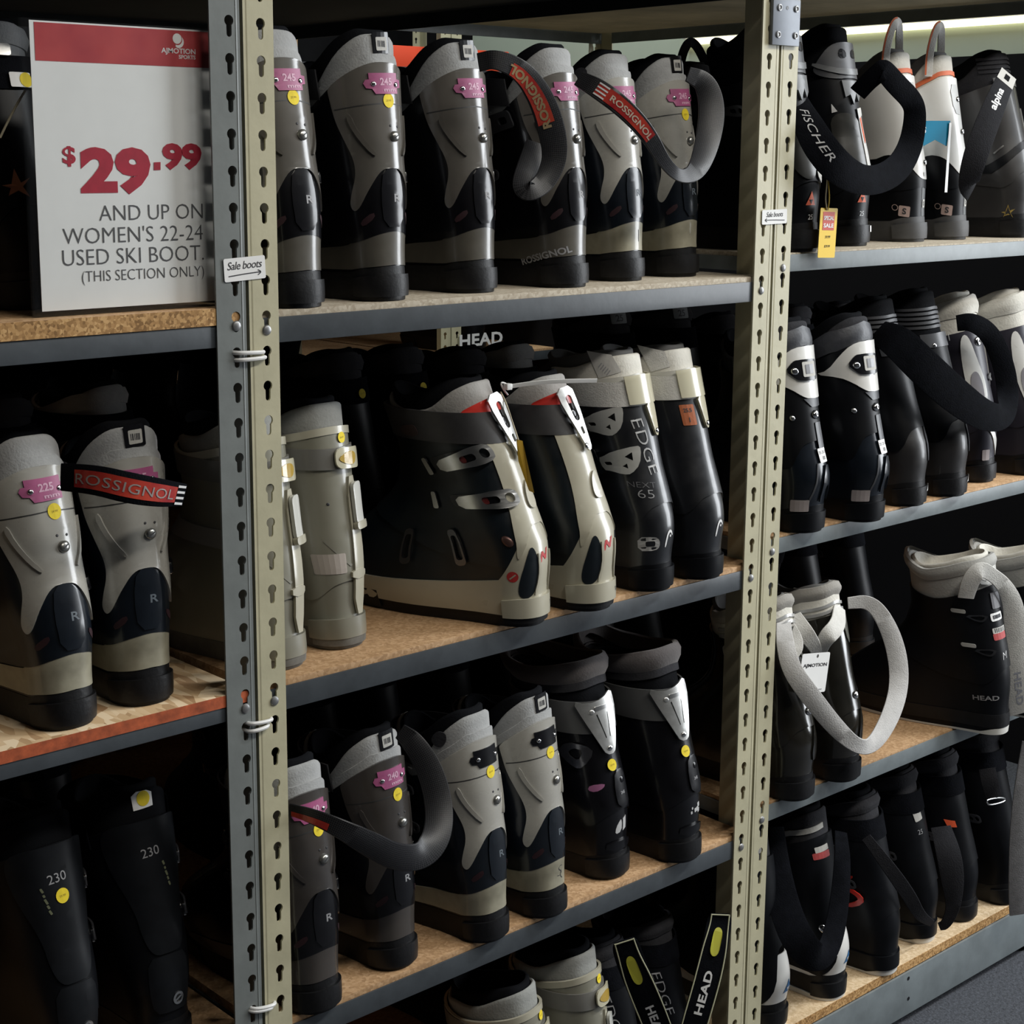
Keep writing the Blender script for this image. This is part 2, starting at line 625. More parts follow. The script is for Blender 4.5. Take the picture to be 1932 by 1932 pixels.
PALE = chipboard('pale_chipboard', (0.52, 0.37, 0.21), (0.62, 0.46, 0.28), (0.72, 0.56, 0.37), 240)
EDGEB = chipboard('raw_chipboard_edge', (0.22, 0.11, 0.03), (0.42, 0.23, 0.08), (0.62, 0.38, 0.16), 330)
OSB = chipboard('flake_board', (0.36, 0.21, 0.10), (0.62, 0.43, 0.24), (0.82, 0.66, 0.45), 105, 0.35)
DARKB = M('dark_board', (0.022, 0.023, 0.026), 0.7, var=0.3, vscale=12)
GREYB = M('aged_board', (0.46, 0.39, 0.25), 0.75, var=0.25, vscale=7)
PITCH = 0.0381


def post_mesh(name, w, hx, fl_right, fl, z0, z1, slot0):
    """an angle post: a front leg with a column of keyhole slots and a plain leg going back"""
    t = 0.0025
    pts, tris = [], []
    k = math.ceil((slot0 - (z1 - 0.012)) / PITCH)
    cells = []
    zz = []
    i = k
    while slot0 - i * PITCH - 0.008 > z0 + 0.02:
        zz.append(slot0 - i * PITCH)
        i += 1
    V, F = [], []

    def put(outline, holes):
        p, tr, _ = tess(outline, holes)
        tr = orient(p, tr)
        b = len(V)
        n = len(p)
        V.extend([(q[0], 0, q[1]) for q in p])
        V.extend([(q[0], t, q[1]) for q in p])
        for a in tr:
            F.append([b + j for j in a])
            F.append([b + n + j for j in reversed(a)])
        s = len(outline)
        for h in holes:
            for j in range(len(h)):
                u, v = s + j, s + (j + 1) % len(h)
                F.append([b + u, b + v, b + n + v, b + n + u])
            s += len(h)
    top = z1
    for z in zz:
        bot = z - 0.008
        key = [(hx + 0.0031 * math.cos(a), z + 0.0031 + 0.0031 * math.sin(a)) for a in np.linspace(-math.pi, 0, 7)]
        key += [(hx + 0.0056 * math.cos(a), z + 0.0165 + 0.0056 * math.sin(a)) for a in np.linspace(-0.95, math.pi + 0.95, 13)]
        put([(0, bot), (w, bot), (w, top), (0, top)], [key])
        top = bot
    put([(0, z0), (w, z0), (w, top), (0, top)], [])
    me = mesh(name, V, F, smooth=False)
    bm = bmesh.new()
    bm.from_mesh(me)
    # side walls and the plain leg, with the rolled corner between the legs
    xs = w if fl_right else 0.0
    sgn = -1 if fl_right else 1
    r = 0.005
    prof = [(xs + sgn * 0.0001, 0.0)]
    prof = [(xs + sgn * r * (1 - math.cos(a)), r * (1 - math.sin(a)) - 0.0004) for a in np.linspace(math.pi / 2, 0, 6)]
    prof += [(xs, fl), (xs + sgn * t, fl), (xs + sgn * t, 0.004)]
    lo = [bm.verts.new((a, b, z0)) for a, b in prof]
    hi = [bm.verts.new((a, b, z1)) for a, b in prof]
    for j in range(len(prof) - 1):
        bm.faces.new((lo[j], lo[j + 1], hi[j + 1], hi[j]))
    xo = 0.0 if fl_right else w
    q = [bm.verts.new(c) for c in ((xo, 0, z0), (xo, t, z0), (xo, t, z1), (xo, 0, z1))]
    bm.faces.new(q)
    return bm_mesh(name, bm, True, 0.7)


def rivets(post, hx, zs):
    for z in zs:
        p = [(0.0058 * math.cos(a) * math.cos(b), -0.0028 * math.sin(b), 0.0058 * math.sin(a) * math.cos(b)) for b in (0, 0.6, 1.1) for a in np.linspace(0, 2 * math.pi, 14, endpoint=False)]
        f = [(i * 14 + j, i * 14 + (j + 1) % 14, (i + 1) * 14 + (j + 1) % 14, (i + 1) * 14 + j) for i in range(2) for j in range(14)] + [tuple(range(28, 42))]
        o = link('rivet', mesh('rivet', p, f), post, RIVM)
        o.location = (hx, -0.0002, z + 0.0055)


DEPTH = 1.205
ZT = ZO + 0.62


def rack(label, xl, wl, hl, ml, xr, wr, hr, mr, flr, slot, ztops, beam_m, boards, flange_r=0.038, low=False, fll=False):
    """one bay: four posts, then beams and a board at each level"""
    u = thing('shelving_unit', label, 'shelf', (xl, 0, 0))
    W = xr - xl
    a = link('upright_post', post_mesh('upright_post', wl, hl, fll, 0.038, 0.0, ZT, slot), u, ml)
    b = link('upright_post', post_mesh('upright_post', wr, hr, flr, flange_r, 0.0, ZT, slot), u, mr)
    b.location = (W - wr, 0, 0)
    for src, x in ((a, W), (b, wr)):
        c = link('rear_post', src.data, u)
        c.location = (x, DEPTH, 0)
        c.rotation_euler = (0, 0, math.pi)
    rz = [z - 0.0205 for z in ztops]
    rivets(a, hl, [z - 0.0055 - 0.02 for z in ztops[:4] if z < ZO])
    rivets(b, hr, [z - 0.0055 - 0.02 for z in ztops[:4] if z < ZO])
    for i, z in enumerate(ztops):
        bm_, ed, th, y0, zb, zf = boards[i]
        # front beam: an angle, upright leg and ledge
        bm = bmesh.new()
        add_box(bm, 0.001, W - 0.001, 0.0030 if zf - zb < 0.06 else -0.0065, 0.0055 if zf - zb < 0.06 else -0.0022, zb, zf, 0.0008)
        add_box(bm, 0.001, W - 0.001, 0.0055, 0.034, z - th - 0.0022, z - th - 0.0004)
        link('front_beam', bm_mesh('front_beam', bm), u, beam_m)
        bm = bmesh.new()
        add_box(bm, 0.001, W - 0.001, DEPTH - 0.0055, DEPTH - 0.003, zb, zf, 0.0008)
        link('rear_beam', bm_mesh('rear_beam', bm), u, beam_m)
        for x in (0.003 if not fll else 0.003, W - 0.006):
            box('side_beam', beam_m, x, x + 0.0025, 0.04 if x < 0.1 else 0.064, DEPTH - 0.04, zb, zf - 0.004, u)
        brd = box('shelf_board', bm_, 0.0062, W - 0.0068, y0, DEPTH - 0.007, z - th, z, u, 0.0006)
        if ed is not None:
            box('board_edge', ed, 0.0462 if i > 9 else 0.0065, W - 0.007, y0 - 0.0009, y0 - 0.0001, z - th + 0.0004, z - 0.0004, brd)
    return u


S = [-0.284, -0.7031, -1.1222, -1.5413]
LV = [ZO + z for z in S]
DK = ZO + 0.135


def bd(z, th, y0, m, e=None, h=0.035, f=0.007):
    return (m, e, th, y0, z - h, z - f)


X1A, X1B, X2A, X2B = -0.063, -0.022, 0.826, 0.868
BAY1 = rack('shelving bay behind the white price sign, with a grey keyhole post and flake board shelf', -0.906, 0.037, 0.022, CREAM, X1A + 0.037, 0.037, 0.024, GREYP, True, ZO + 0.001,
            [ZO - 0.277] + LV[1:] + [DK], BEAMP,
            [bd(ZO - 0.277, 0.0185, 0.002, TAN, EDGEB, 0.042, 0.019), bd(LV[1], 0.014, 0.0025, OSB, M('red_edge_paint', (0.42, 0.09, 0.03), 0.6, var=0.4, vscale=60), 0.031, 0.009), bd(LV[2], 0.012, 0.007, TAN),
             bd(LV[3], 0.012, 0.007, TAN), bd(DK, 0.012, 0.007, DARKB)])
BAY2 = rack('shelving bay between the two pairs of keyhole posts, holding the grey used boots', X1B, 0.038, 0.022, CREAM, X2A + 0.037, 0.037, 0.0163, CREAM, True, ZO,
            LV + [DK], BEAMP, [bd(z, 0.012, 0.0058, GTAN if z == LV[0] else TAN) for z in LV] + [bd(DK, 0.012, 0.007, DARKB)], 0.06)
L3 = [ZO - 0.254, ZO - 0.671, ZO - 1.0915, ZO - 1.488]
BAY3 = rack('shelving bay beyond the second posts, with a deep bottom beam over the carpet', X2B, 0.038, 0.022, CREAM, 1.752, 0.038, 0.0163, CREAM, True, ZO + 0.002,
            L3 + [ZO + 0.170], BEAMB,
            [bd(L3[0], 0.012, 0.007, GTAN, None, 0.0265, 0.002), bd(L3[1], 0.012, 0.0062, TAN, None, 0.0265, 0.003), bd(L3[2], 0.012, 0.0062, TAN, None, 0.029, 0.003),
             bd(L3[3], 0.0165, -0.001, PALE, EDGEB, 0.098, 0.0166), bd(ZO + 0.170, 0.012, 0.007, GREYB)])
# rivet holes in the deep bottom beam
for px, py in ((1714, 1846), (1714, 1884)):
    q = PX(px, py, Y=-0.0067)
    flat = poly_patch('beam_hole', BLACK, circle(0.0035, 12), (q - Vector((X2B, 0, 0)), Vector((1, 0, 0)), Vector((0, 0, 1)), Vector((0, -1, 0))), 0.0003, parent=BAY3)
# splice plate joining the second pair of posts
sp = thing('splice_plate', 'blue grey steel splice plate screwed over the top of the right hand posts', 'bracket', (X2A + 0.0135, -0.0036, ZO + 0.033))
sp['label'] = 'blue grey steel plate screwed across the top of the second post pair'
bm = bmesh.new()
add_box(bm, 0, 0.060, -0.0026, 0.0028, 0, 0.0625, 0.0012)
link('plate', bm_mesh('plate', bm), sp, PLATEM)
for x, z in ((0.012, 0.014), (0.050, 0.014), (0.013, 0.050), (0.050, 0.050)):
    p = [Vector((x, -0.0026, z)) + Vector((r * math.cos(a), -d, r * math.sin(a))) for r, d in ((0.0048, 0), (0.0046, 0.0016), (0.003, 0.002), (0.0026, 0.0008)) for a in np.linspace(0, 2 * math.pi, 12, endpoint=False)]
    f = [(i * 12 + j, i * 12 + (j + 1) % 12, (i + 1) * 12 + (j + 1) % 12, (i + 1) * 12 + j) for i in range(3) for j in range(12)] + [tuple(range(36, 48))]
    link('bolt', mesh('bolt', p, f), sp, RIVM)
poly_patch('pin_hole', BLACK, circle(0.0028, 12), (Vector((0.0305, -0.0027, 0.0505)), Vector((1, 0, 0)), Vector((0, 0, 1)), Vector((0, -1, 0))), 0.0002, parent=sp)

# cable ties through the slots of the first pair of posts
TIEM = M('white_nylon', (0.72, 0.72, 0.71), 0.35)
for lab, a in (('white cable tie through the posts under the price sign shelf', [((444, 666), (500, 664)), ((447, 680), (503, 674))]),
               ('white cable tie through the posts below the flake board shelf', [((470, 1366), (515, 1357)), ((470, 1381), (508, 1368))]),
               ('white cable tie through the posts near the bottom of the photo', [((476, 1904), (521, 1893)), ((474, 1909), (516, 1899))])):
    c = PX(475, a[0][0][1], Y=-0.004)
    t = thing('cable_tie', lab, 'cable tie', tuple(c))
    for (p, q) in a:
        P0, P1 = PX(*p, Y=-0.003) - c, PX(*q, Y=-0.003) - c
        mid = (P0 + P1) / 2 + Vector((0, -0.004, 0))
        tube('tie_band', TIEM, [P0 + Vector((0, 0.012, 0)), P0 + Vector((0, -0.001, 0)), mid, P1 + Vector((0, -0.001, 0)), P1 + Vector((0, 0.012, 0))], 0.0023, t)

# hand lettered paper labels on the posts
AX, AZ, AN = Vector((1, 0, 0)), Vector((0, 0, 1)), Vector((0, -1, 0))


def quad_frame(tl, tr, bl, y):
    a, b, c = PX(*tl, Y=y), PX(*tr, Y=y), PX(*bl, Y=y)
    u = (b - a)
    w = u.length
    u.normalize()
    v = (a - c)
    h = v.length
    v = AN.cross(u) * -1
    v = u.cross(AN) * -1
    if v.z < 0:
        v = -v
    return (a + b) / 2 - v * (h / 2), u, v, AN, w, h


def stroke(name, mat, pts, w, frame, parent, off=0.0006):
    """a pen line on a plane"""
    o, u, v, n = frame
    P = chaikin(pts, 2, closed=False)
    V, F = [], []
    for i, q in enumerate(P):
        t = P[min(i + 1, len(P) - 1)] - P[max(i - 1, 0)]
        t = t / (np.linalg.norm(t) + 1e-9)
        for s in (-0.5, 0.5):
            V.append(o + u * (q[0] - t[1] * w * s) + v * (q[1] + t[0] * w * s) + n * off)
    for i in range(len(P) - 1):
        F.append((2 * i, 2 * i + 1, 2 * i + 3, 2 * i + 2))
    return link(name, mesh(name, V, F, smooth=False), parent, mat)


for lab, tl, tr, bl, arrow in (('small white paper label with an arrow on the posts beside the price sign', (421, 489), (499, 481), (425, 533), 1),
                               ('small white paper label with an arrow on the second pair of posts', (1438, 396.5), (1485, 394), (1438, 424), -1)):
    o, u, v, n, w, h = quad_frame(tl, tr, bl, -0.0012)
    t = thing('paper_label', lab, 'label', tuple(o))
    fr = (Vector((0, 0, 0)), u, v, n)
    poly_patch('paper', WHITE, rrect(w, h, 0.002), fr, 0.0003, parent=t)
    p, f, ww = text2d('Sale boots', h * 0.34, 0.0, 0.92, 0.25)
    k = min(1.0, w * 0.84 / ww)
    flat_patch('handwriting', DINK, [(q[0] * k, q[1] + h * 0.17) for q in p], f, (n * 0.0004, u, v, n), 0.0002, t)
    s = arrow
    stroke('arrow', DINK, [(-s * w * 0.4, -h * 0.27), (0, -h * 0.22), (s * w * 0.38, -h * 0.2)], 0.0011, fr, t)
    stroke('arrow', DINK, [(s * w * 0.31, -h * 0.10), (s * w * 0.40, -h * 0.2), (s * w * 0.31, -h * 0.32)], 0.0011, fr, t)

# ------------------------------------------------------------------ price sign in its acrylic holder
YS = 0.020
sg0 = PX(82, 588, Y=YS)
sgn = thing('price_sign', 'white and red price sign in a clear acrylic holder on the chipboard shelf', 'sign', (sg0.x, YS, ZO - 0.277))
inv = Matrix.Translation(-sgn.location)


def SG(x, y, off=0.0):
    q = PX(x, y, Y=YS)
    return Vector((q.x - sgn.location.x, -off, q.z - sgn.location.z))


ptl, pbl = SG(52, 37), SG(82, 588)
pw, ph = 0.214, ptl.z - pbl.z
x0 = (ptl.x + pbl.x) / 2
# paper
box('paper', WHITE, x0, x0 + pw, 0.0, 0.0006, pbl.z, ptl.z, sgn)
# holder: front and back sheets with a foot
ha, hb = SG(36, 35), SG(72, 603)
acr = glass('clear_acrylic')
bm = bmesh.new()
add_box(bm, x0 - 0.010, x0 + pw + 0.004, -0.0035, -0.0015, 0.001, ha.z + 0.001, 0.0004)
add_box(bm, x0 - 0.010, x0 + pw + 0.004, 0.0012, 0.0030, 0.0008, ha.z + 0.001, 0.0004)
add_box(bm, x0 - 0.010, x0 + pw + 0.004, 0.0031, 0.055, 0.0003, 0.0022, 0.0004)
link('acrylic_holder', bm_mesh('acrylic_holder', bm), sgn, acr)
HEADR = tube_plastic('red_header_print', (0.36, 0.018, 0.03), (0.50, 0.05, 0.05), 14, 0.5)
hd = [SG(62.6, 45.5), SG(396, 57), SG(396, 123), SG(67.8, 120)]
hz1, hz0 = (hd[0].z + hd[1].z) / 2, (hd[2].z + hd[3].z) / 2
hx = (hd[0].x + hd[3].x) / 2
head = poly_patch('red_header', HEADR, [(hx, hz0), (x0 + pw - 0.006, hz0), (x0 + pw - 0.006, hz1), (hx, hz1)], (Vector((0, -0.0001, 0)), AX, AZ, AN), 0.0002, parent=sgn)


def sign_text(name, txt, xl, xr, yc, cap, mat, bold, par=None, sp=1.0):
    a, b = SG(xl, yc[0]), SG(xr, yc[1])
    c = (a + b) / 2
    h = (SG(xl, yc[0] - cap / 2) - SG(xl, yc[0] + cap / 2)).z
    p, f, w = text2d(txt, h, bold, sp)
    k = abs(b.x - a.x) / w
    c.y = -0.0003
    return flat_patch(name, mat, [(q[0] * k, q[1]) for q in p], f, (c, AX, AZ, AN), 0.00015, par or sgn)


SRED = M('crimson_print', (0.40, 0.012, 0.035), 0.5, var=0.15, vscale=60)
SGREY = M('charcoal_print', (0.085, 0.085, 0.09), 0.6)
sign_text('dollar_sign', '$', 117.4, 142.4, (296, 294), 39, SRED, 0.025)
sign_text('price_digits', '29', 151, 284, (325, 320), 91, SRED, 0.055, sp=1.02)
sign_text('price_digits', '99', 306, 380, (297, 294), 51, SRED, 0.05)
poly_patch('price_point', SRED, [(q.x, q.z) for q in (SG(290, 321.3), SG(302.6, 320.6), SG(302.6, 305.6), SG(290, 306.3))], (Vector((0, -0.0003, 0)), AX, AZ, AN), 0.00015, parent=sgn)
sign_text('lettering', 'AND UP ON', 187, 382, (403, 397), 29, SGREY, -0.012)
sign_text('lettering', "WOMEN'S 22-24", 118.5, 382, (447, 436), 31, SGREY, -0.012)
sign_text('lettering', 'USED SKI BOOT.', 117.8, 384, (488, 475), 30, SGREY, -0.012)
sign_text('lettering', '(THIS SECTION ONLY)', 154.7, 384.6, (525, 514), 27, SGREY, -0.014)
c = SG(333.6, 73)
poly_patch('logo_ball', WHITE, circle(0.0052, 24, c.x, c.z), (Vector((0, -0.0004, 0)), AX, AZ, AN), 0.00015, parent=head)
cr = [(c.x + 0.0016 + 0.0062 * math.cos(a), c.z - 0.003 + 0.0062 * math.sin(a)) for a in np.linspace(-2.2, 1.1, 16)] + [(c.x + 0.0004 + 0.0056 * math.cos(a), c.z - 0.0008 + 0.0056 * math.sin(a)) for a in np.linspace(0.9, -2.0, 16)]
poly_patch('logo_swoosh', WHITE, cr, (Vector((0, -0.0004, 0)), AX, AZ, AN), 0.00015, parent=head)
sign_text('logo_lettering', 'AJMOTION', 304, 368.5, (98, 97.5), 13, WINK, 0.02, head)
sign_text('logo_lettering', 'SPORTS', 337, 368.5, (108, 108), 7.5, WINK, 0.02, head)

# ------------------------------------------------------------------ ski boots
# every boot is drawn in millimetres: x across, y from heel to toe, z up; surfaces share one outline
# outline(theta, h): theta 0 = back of the heel, +90 = right hand side, 180 = front


class Boot:
    def __init__(s, name, label, lean=0.0, wide=1.0, cuffw=1.0, tall=1.0, bulge=0.0, group=None, cat='ski boot', fore=0.0):
        s.root = thing(name, label, cat, group=group)
        HB = [-10, 0, 15, 30, 45, 80, 110, 135, 160, 200, 250, 300, 340]
        tb = dict(b=[5, 4, 3, 5, 7, 7, 9, 11, 15, 20, 27, 32, 35], f=[283, 288, 296, 300, 298, 278, 240, 200, 176, 162, 166, 175, 182],
                  w=[31, 32, 34, 34, 34, 37, 41, 43, 45, 49, 54, 57, 58], W=[43, 45, 48, 50, 50, 50, 48, 45, 45, 49, 54, 57, 58],
                  r=[34, 34, 36, 37, 37, 42, 48, 54, 60, 66, 70, 72, 73])
        hh = np.arange(-20, 400, 2.0)
        s.hh = hh
        s.t = {}
        for k, a in tb.items():
            y = np.interp(hh / tall, HB, a)
            y = np.convolve(np.pad(y, 5, mode='edge'), np.ones(11) / 11, 'valid')
            if k in 'bf':
                y = y + lean * np.clip(hh - 100, 0, None) / 200.0
            if k == 'b':
                y = y - bulge * np.exp(-((hh - 75) / 38.0) ** 2)
            if k == 'f':
                y = y - fore
            if k in 'wW':
                y = y * wide * np.where(hh > 140, cuffw, 1.0)
                y = np.convolve(np.pad(y, 8, mode='edge'), np.ones(17) / 17, 'valid')
            s.t[k] = y
        s.th0 = None

    def raw(s, th, h):
        th = np.radians(np.asarray(th, float))
        h = np.asarray(h, float)
        b, f, w, W, r = (np.interp(h, s.hh, s.t[k]) for k in 'bfwWr')
        ct, st = np.cos(th), np.sin(th)
        y = np.where(ct > 0, b + r * (1 - np.abs(ct) ** 0.92), b + r + (f - b - r) * np.abs(ct) ** 0.9)
        k = np.clip((y - 60) / 120.0, 0, 1)
        k = k * k * (3 - 2 * k)
        ww = w + (W - w) * k
        x = ww * np.sign(st) * np.abs(st) ** 0.88
        return np.stack([x, y, h + 0 * x], -1)

    def S(s, th, h, off=0.0):
        th, h = np.broadcast_arrays(np.asarray(th, float), np.asarray(h, float))
        p = s.raw(th, h)
        du = s.raw(th + 0.7, h) - s.raw(th - 0.7, h)
        dv = s.raw(th, h + 1.5) - s.raw(th, h - 1.5)
        n = np.cross(du, dv)
        n /= np.linalg.norm(n, axis=-1, keepdims=True) + 1e-9
        return (p + n * np.asarray(off)[..., None]) * 0.001

    def prof(s, a, th):
        if callable(a):
            return a(th)
        if isinstance(a, (int, float)):
            return np.full(np.shape(th), float(a))
        x = [q[0] for q in a]
        tt = th if min(x) < 0 else np.abs(((th + 180) % 360) - 180)
        y = np.interp(tt, x, [q[1] for q in a])
        return y

    def band(s, name, mat, lo, hi, off=0.0, th=3.0, t0=-180.0, t1=180.0, rows=8, cols=48, extra=None, cap=None, base=False, par=None, label=None, flare=None):
        """a shell following the boot between two height lines; extra = more rows (offset, dh) beyond the top edge"""
        full = t1 - t0 >= 359.9
        T = np.linspace(t0, t1, cols + 1)
        if full:
            T = T[:-1]
        lo_, hi_ = s.prof(lo, T), s.prof(hi, T)
        if full:
            sm = lambda a: (np.roll(a, 1) + 2 * a + np.roll(a, -1)) / 4
            lo_, hi_ = sm(sm(lo_)), sm(sm(hi_))
        R = []
        if th:
            R.append((T, lo_, off - th))
        for i in range(rows + 1):
            v = i / rows
            o = off + (np.interp(v, [q[0] for q in flare], [q[1] for q in flare]) if flare else 0.0)
            R.append((T, lo_ + (hi_ - lo_) * v, o))
        if extra:
            for o, dh in extra:
                R.append((T, hi_ + dh, off + o))
        elif th:
            R.append((T, hi_, off - th))
        G = [s.S(t, h, np.full(len(T), float(o))) for t, h, o in R]
        if not full:
            G = [np.concatenate([s.S(t[:1], h[:1], np.array([o - th * 1.0])), g, s.S(t[-1:], h[-1:], np.array([o - th * 1.0]))]) for g, (t, h, o) in zip(G, R)]
        V = np.concatenate(G)
        n, m = len(G), len(G[0])
        F = []
        for i in range(n - 1):
            for j in range(m if full else m - 1):
                k = (j + 1) % m
                F.append((i * m + j, i * m + k, (i + 1) * m + k, (i + 1) * m + j))
        V = [tuple(p) for p in V]
        if cap is not None:
            c = G[-1].mean(0) + np.array([0, 0, cap * 0.001])
            V.append(tuple(c))
            F += [((n - 1) * m + j, (n - 1) * m + (j + 1) % m, len(V) - 1) for j in range(m)]
        if base:
            F.append(tuple(reversed(range(m))))
        o = link(name, mesh(name, V, F, True, 0.75), par or s.root, mat)
        if label:
            o['label'] = label
        return o

    def panel(s, name, mat, poly, off=1.2, th=1.6, smooth=2, mirror=False, par=None, label=None, step=(9, 12)):
        """a raised piece of the cuff, outlined in (theta, height)"""
        if mirror:
            poly = list(poly) + [(-a, h) for a, h in reversed(poly) if abs(a) > 0.01]
        if smooth:
            poly = chaikin(poly, smooth)
        p, t, _ = tess(poly)
        v, f = cut_grid(p, orient(p, t), step)
        a = np.array(v)
        top = s.S(a[:, 0], a[:, 1], np.full(len(a), off))
        bot = s.S(a[:, 0], a[:, 1], np.full(len(a), off - th))
        V, F = solid([tuple(q) for q in top], [tuple(q) for q in bot], f)
        o = link(name, mesh(name, V, F, True, 0.6), par or s.root, mat)
        if label:
            o['label'] = label
        return o

    def arc(s, th, h):
        return np.linalg.norm(s.raw(np.array(th + 1.0), np.array(float(h))) - s.raw(np.array(th - 1.0), np.array(float(h)))) / 2.0

    def put(s, name, mat, pts, faces, th0, h0, ang=0.0, off=1.0, th=1.0, par=None, wall=True, bow=0.0, label=None):
        """a flat piece in millimetres laid on the boot around (th0, h0)"""
        a = np.array(pts, float)
        c, d = math.cos(math.radians(ang)), math.sin(math.radians(ang))
        u, v = a[:, 0] * c - a[:, 1] * d, a[:, 0] * d + a[:, 1] * c
        tt = np.arange(-270, 271, 1.5)
        q = s.raw(tt, np.full(len(tt), float(h0)))
        cum = np.concatenate([[0], np.cumsum(np.linalg.norm(np.diff(q, axis=0), axis=1))])
        T, H = np.interp(np.interp(th0, tt, cum) + u, cum, tt), h0 + v
        bo = bow * (1 - (a[:, 0] / (np.abs(a[:, 0]).max() + 1e-6)) ** 2)
        top = [tuple(q) for q in s.S(T, H, off + th + bo)]
        if wall:
            bot = [tuple(q) for q in s.S(T, H, np.full(len(a), float(off)) + bo)]
            V, F = solid(top, bot, faces)
        else:
            V, F = top, faces
        o = link(name, mesh(name, V, F, th > 0.9, 0.5), par or s.root, mat)
        if label:
            o['label'] = label
        return o

    def shape(s, name, mat, outline, th0, h0, ang=0.0, off=1.0, th=1.0, holes=(), step=6.0, **k):
        p, t, _ = tess(outline, holes)
        v, f = cut_grid(p, orient(p, t), (step, step))
        return s.put(name, mat, v, f, th0, h0, ang, off, th, **k)

    def text(s, name, mat, txt, th0, h0, size, ang=0.0, off=0.9, bold=0.01, sx=1.0, sp=1.0, shear=0.0, par=None):
        p, f, w = text2d(txt, size, bold, sp, shear, sx)
        return s.put(name, mat, p, f, th0, h0, ang, off, 0.15, par, wall=False)

    def dome(s, name, mat, th0, h0, r, hgt=2.5, off=0.0, par=None, n=14):
        rings = [(r, 0.0), (r * 0.93, hgt * 0.55), (r * 0.65, hgt * 0.9), (r * 0.25, hgt)]
        k = s.arc(th0, h0)
        V = []
        for q, z in rings:
            a = np.linspace(0, 2 * math.pi, n, endpoint=False)
            V += [tuple(x) for x in s.S(th0 + q * np.cos(a) / k, h0 + q * np.sin(a), np.full(n, off + z))]
        F = [(i * n + j, i * n + (j + 1) % n, (i + 1) * n + (j + 1) % n, (i + 1) * n + j) for i in range(3) for j in range(n)] + [tuple(range(3 * n, 4 * n))]
        return link(name, mesh(name, V, F, True, 0.9), par or s.root, mat)

    # ---- common body
    def body(s, sole=SOLE, shell=BLACK, cuff=BLACK, liner=GREYF, collar=BLACKF, seam=80, side=66, top=272, dip=45, rim=302, rdip=62, front=285, tongue=318, lug=True, sole_h=30, cuff_off=2.2, liner_off=-3.0, cuff_lo=None, cuff_hi=None, rim_line=None):
        so = s.band('sole', sole, 0, [(0, sole_h + 10), (60, sole_h + 8), (100, sole_h), (180, sole_h + 6)], 0.6, 2.0, base=True, rows=4)
        if lug:
            s.band('heel_lug', sole, 5, [(0, 30), (50, 29), (85, 26)], 4.2, 5.0, -85, 85, rows=3, cols=20, par=so)
            s.band('toe_lug', sole, 4, 24, 3.0, 4.0, 128, 232, rows=2, cols=20, par=so)
        s.band('shell', shell, max(sole_h, 3), [(0, seam + 14), (60, seam + 12), (100, seam + 30), (140, 150), (180, 165)], 0.0, 2.0, rows=18)
        s.seam, s.top = seam, top
        s.lo = cuff_lo or [(0, seam), (30, seam - 4), (65, side + 3), (95, side), (125, side + 34), (150, 118), (180, 128)]
        s.hi = cuff_hi or [(0, top), (25, top - 2), (60, top - dip * 0.4), (105, top - dip), (140, top - dip * 0.8), (180, top - dip * 0.55)]
        s.band('cuff', cuff, s.lo, s.hi, cuff_off, 3.0, rows=14)
        s.rim = rim_line or [(0, rim), (25, rim - 1), (55, rim - rdip * 0.3), (90, rim - rdip), (120, rim - rdip * 1.02), (150, front - 10), (180, front)]
        lo2 = [(q[0], q[1] - 25) for q in s.hi]
        li = s.band('liner', liner, lo2, s.rim, liner_off, 2.0, rows=7, extra=[(-1.2, 2.2), (-3.4, 3.2), (-5.4, 2.0), (-7, -4), (-8, -40)])
        g = tongue
        tl = [(0, rim + 6), (30, rim + 7), (60, rim - rdip * 0.2 + 8), (95, rim - rdip * 0.65 + 6), (125, rim - rdip * 0.7), (150, rim - rdip * 0.5), (180, rim - rdip * 0.4)]
        s.band('collar', collar, [(q[0], q[1] - 30) for q in s.rim], tl, liner_off - 7.5, 1.0, rows=4, extra=[(-2, 2.2), (-5, 2.8), (-7, 0.5), (-9, -70)], cap=-8, par=li)
        return li

    def strap(s, name, mat, h, w, off=4.0, t0=-180, t1=180, slope=0.0, th=2.4, par=None):
        f0 = lambda t: h - w / 2 + slope * np.abs(((t + 180) % 360) - 180) / 180.0 + 0 * t
        f1 = lambda t: h + w / 2 + slope * np.abs(((t + 180) % 360) - 180) / 180.0 + 0 * t
        return s.band(name, mat, f0, f1, off, th, t0, t1, rows=3, cols=40, par=par)

    def buckle(s, th0, h, length=46, w=17, ang=0.0, mat=SILVER, base=BLACK, off=5.0, style=0, accent=None):
        """a lever buckle: ladder strap, catch and slotted lever"""
        L = length
        if style == 0:
            out = chaikin([(-L * .5, -w * .28), (-L * .1, -w * .38), (L * .2, -w * .5), (L * .46, -w * .44), (L * .5, 0), (L * .46, w * .44), (L * .2, w * .5), (-L * .1, w * .38), (-L * .5, w * .28)], 1)
            holes = [list(reversed(rrect(L * .13, w * .5, w * .2, 3, L * .36, 0))), list(reversed(rrect(L * .26, w * .36, w * .16, 3, L * .08, 0)))]
        elif style == 1:
            out = chaikin([(L * a, w * c) for a, c in [(-.5, -.3), (-.3, -.34), (-.05, -.49), (.12, -.5), (.36, -.2), (.5, .38), (.44, .5), (-.1, .36), (-.35, .2), (-.5, .15)]], 1)
            holes = [[(L * .12, w * .14), (L * .30, w * .28), (L * .26, -w * .02)], [(L * .0, -w * .2), (L * .12, -w * .1), (L * .1, -w * .3)], list(reversed(rrect(L * .2, w * .13, w * .06, 3, -L * .3, -w * .06)))]
        else:
            out = rrect(L, w, w * .3)
            holes = [list(reversed(rrect(L * .55, w * .42, w * .2, 3, L * .08, 0)))]
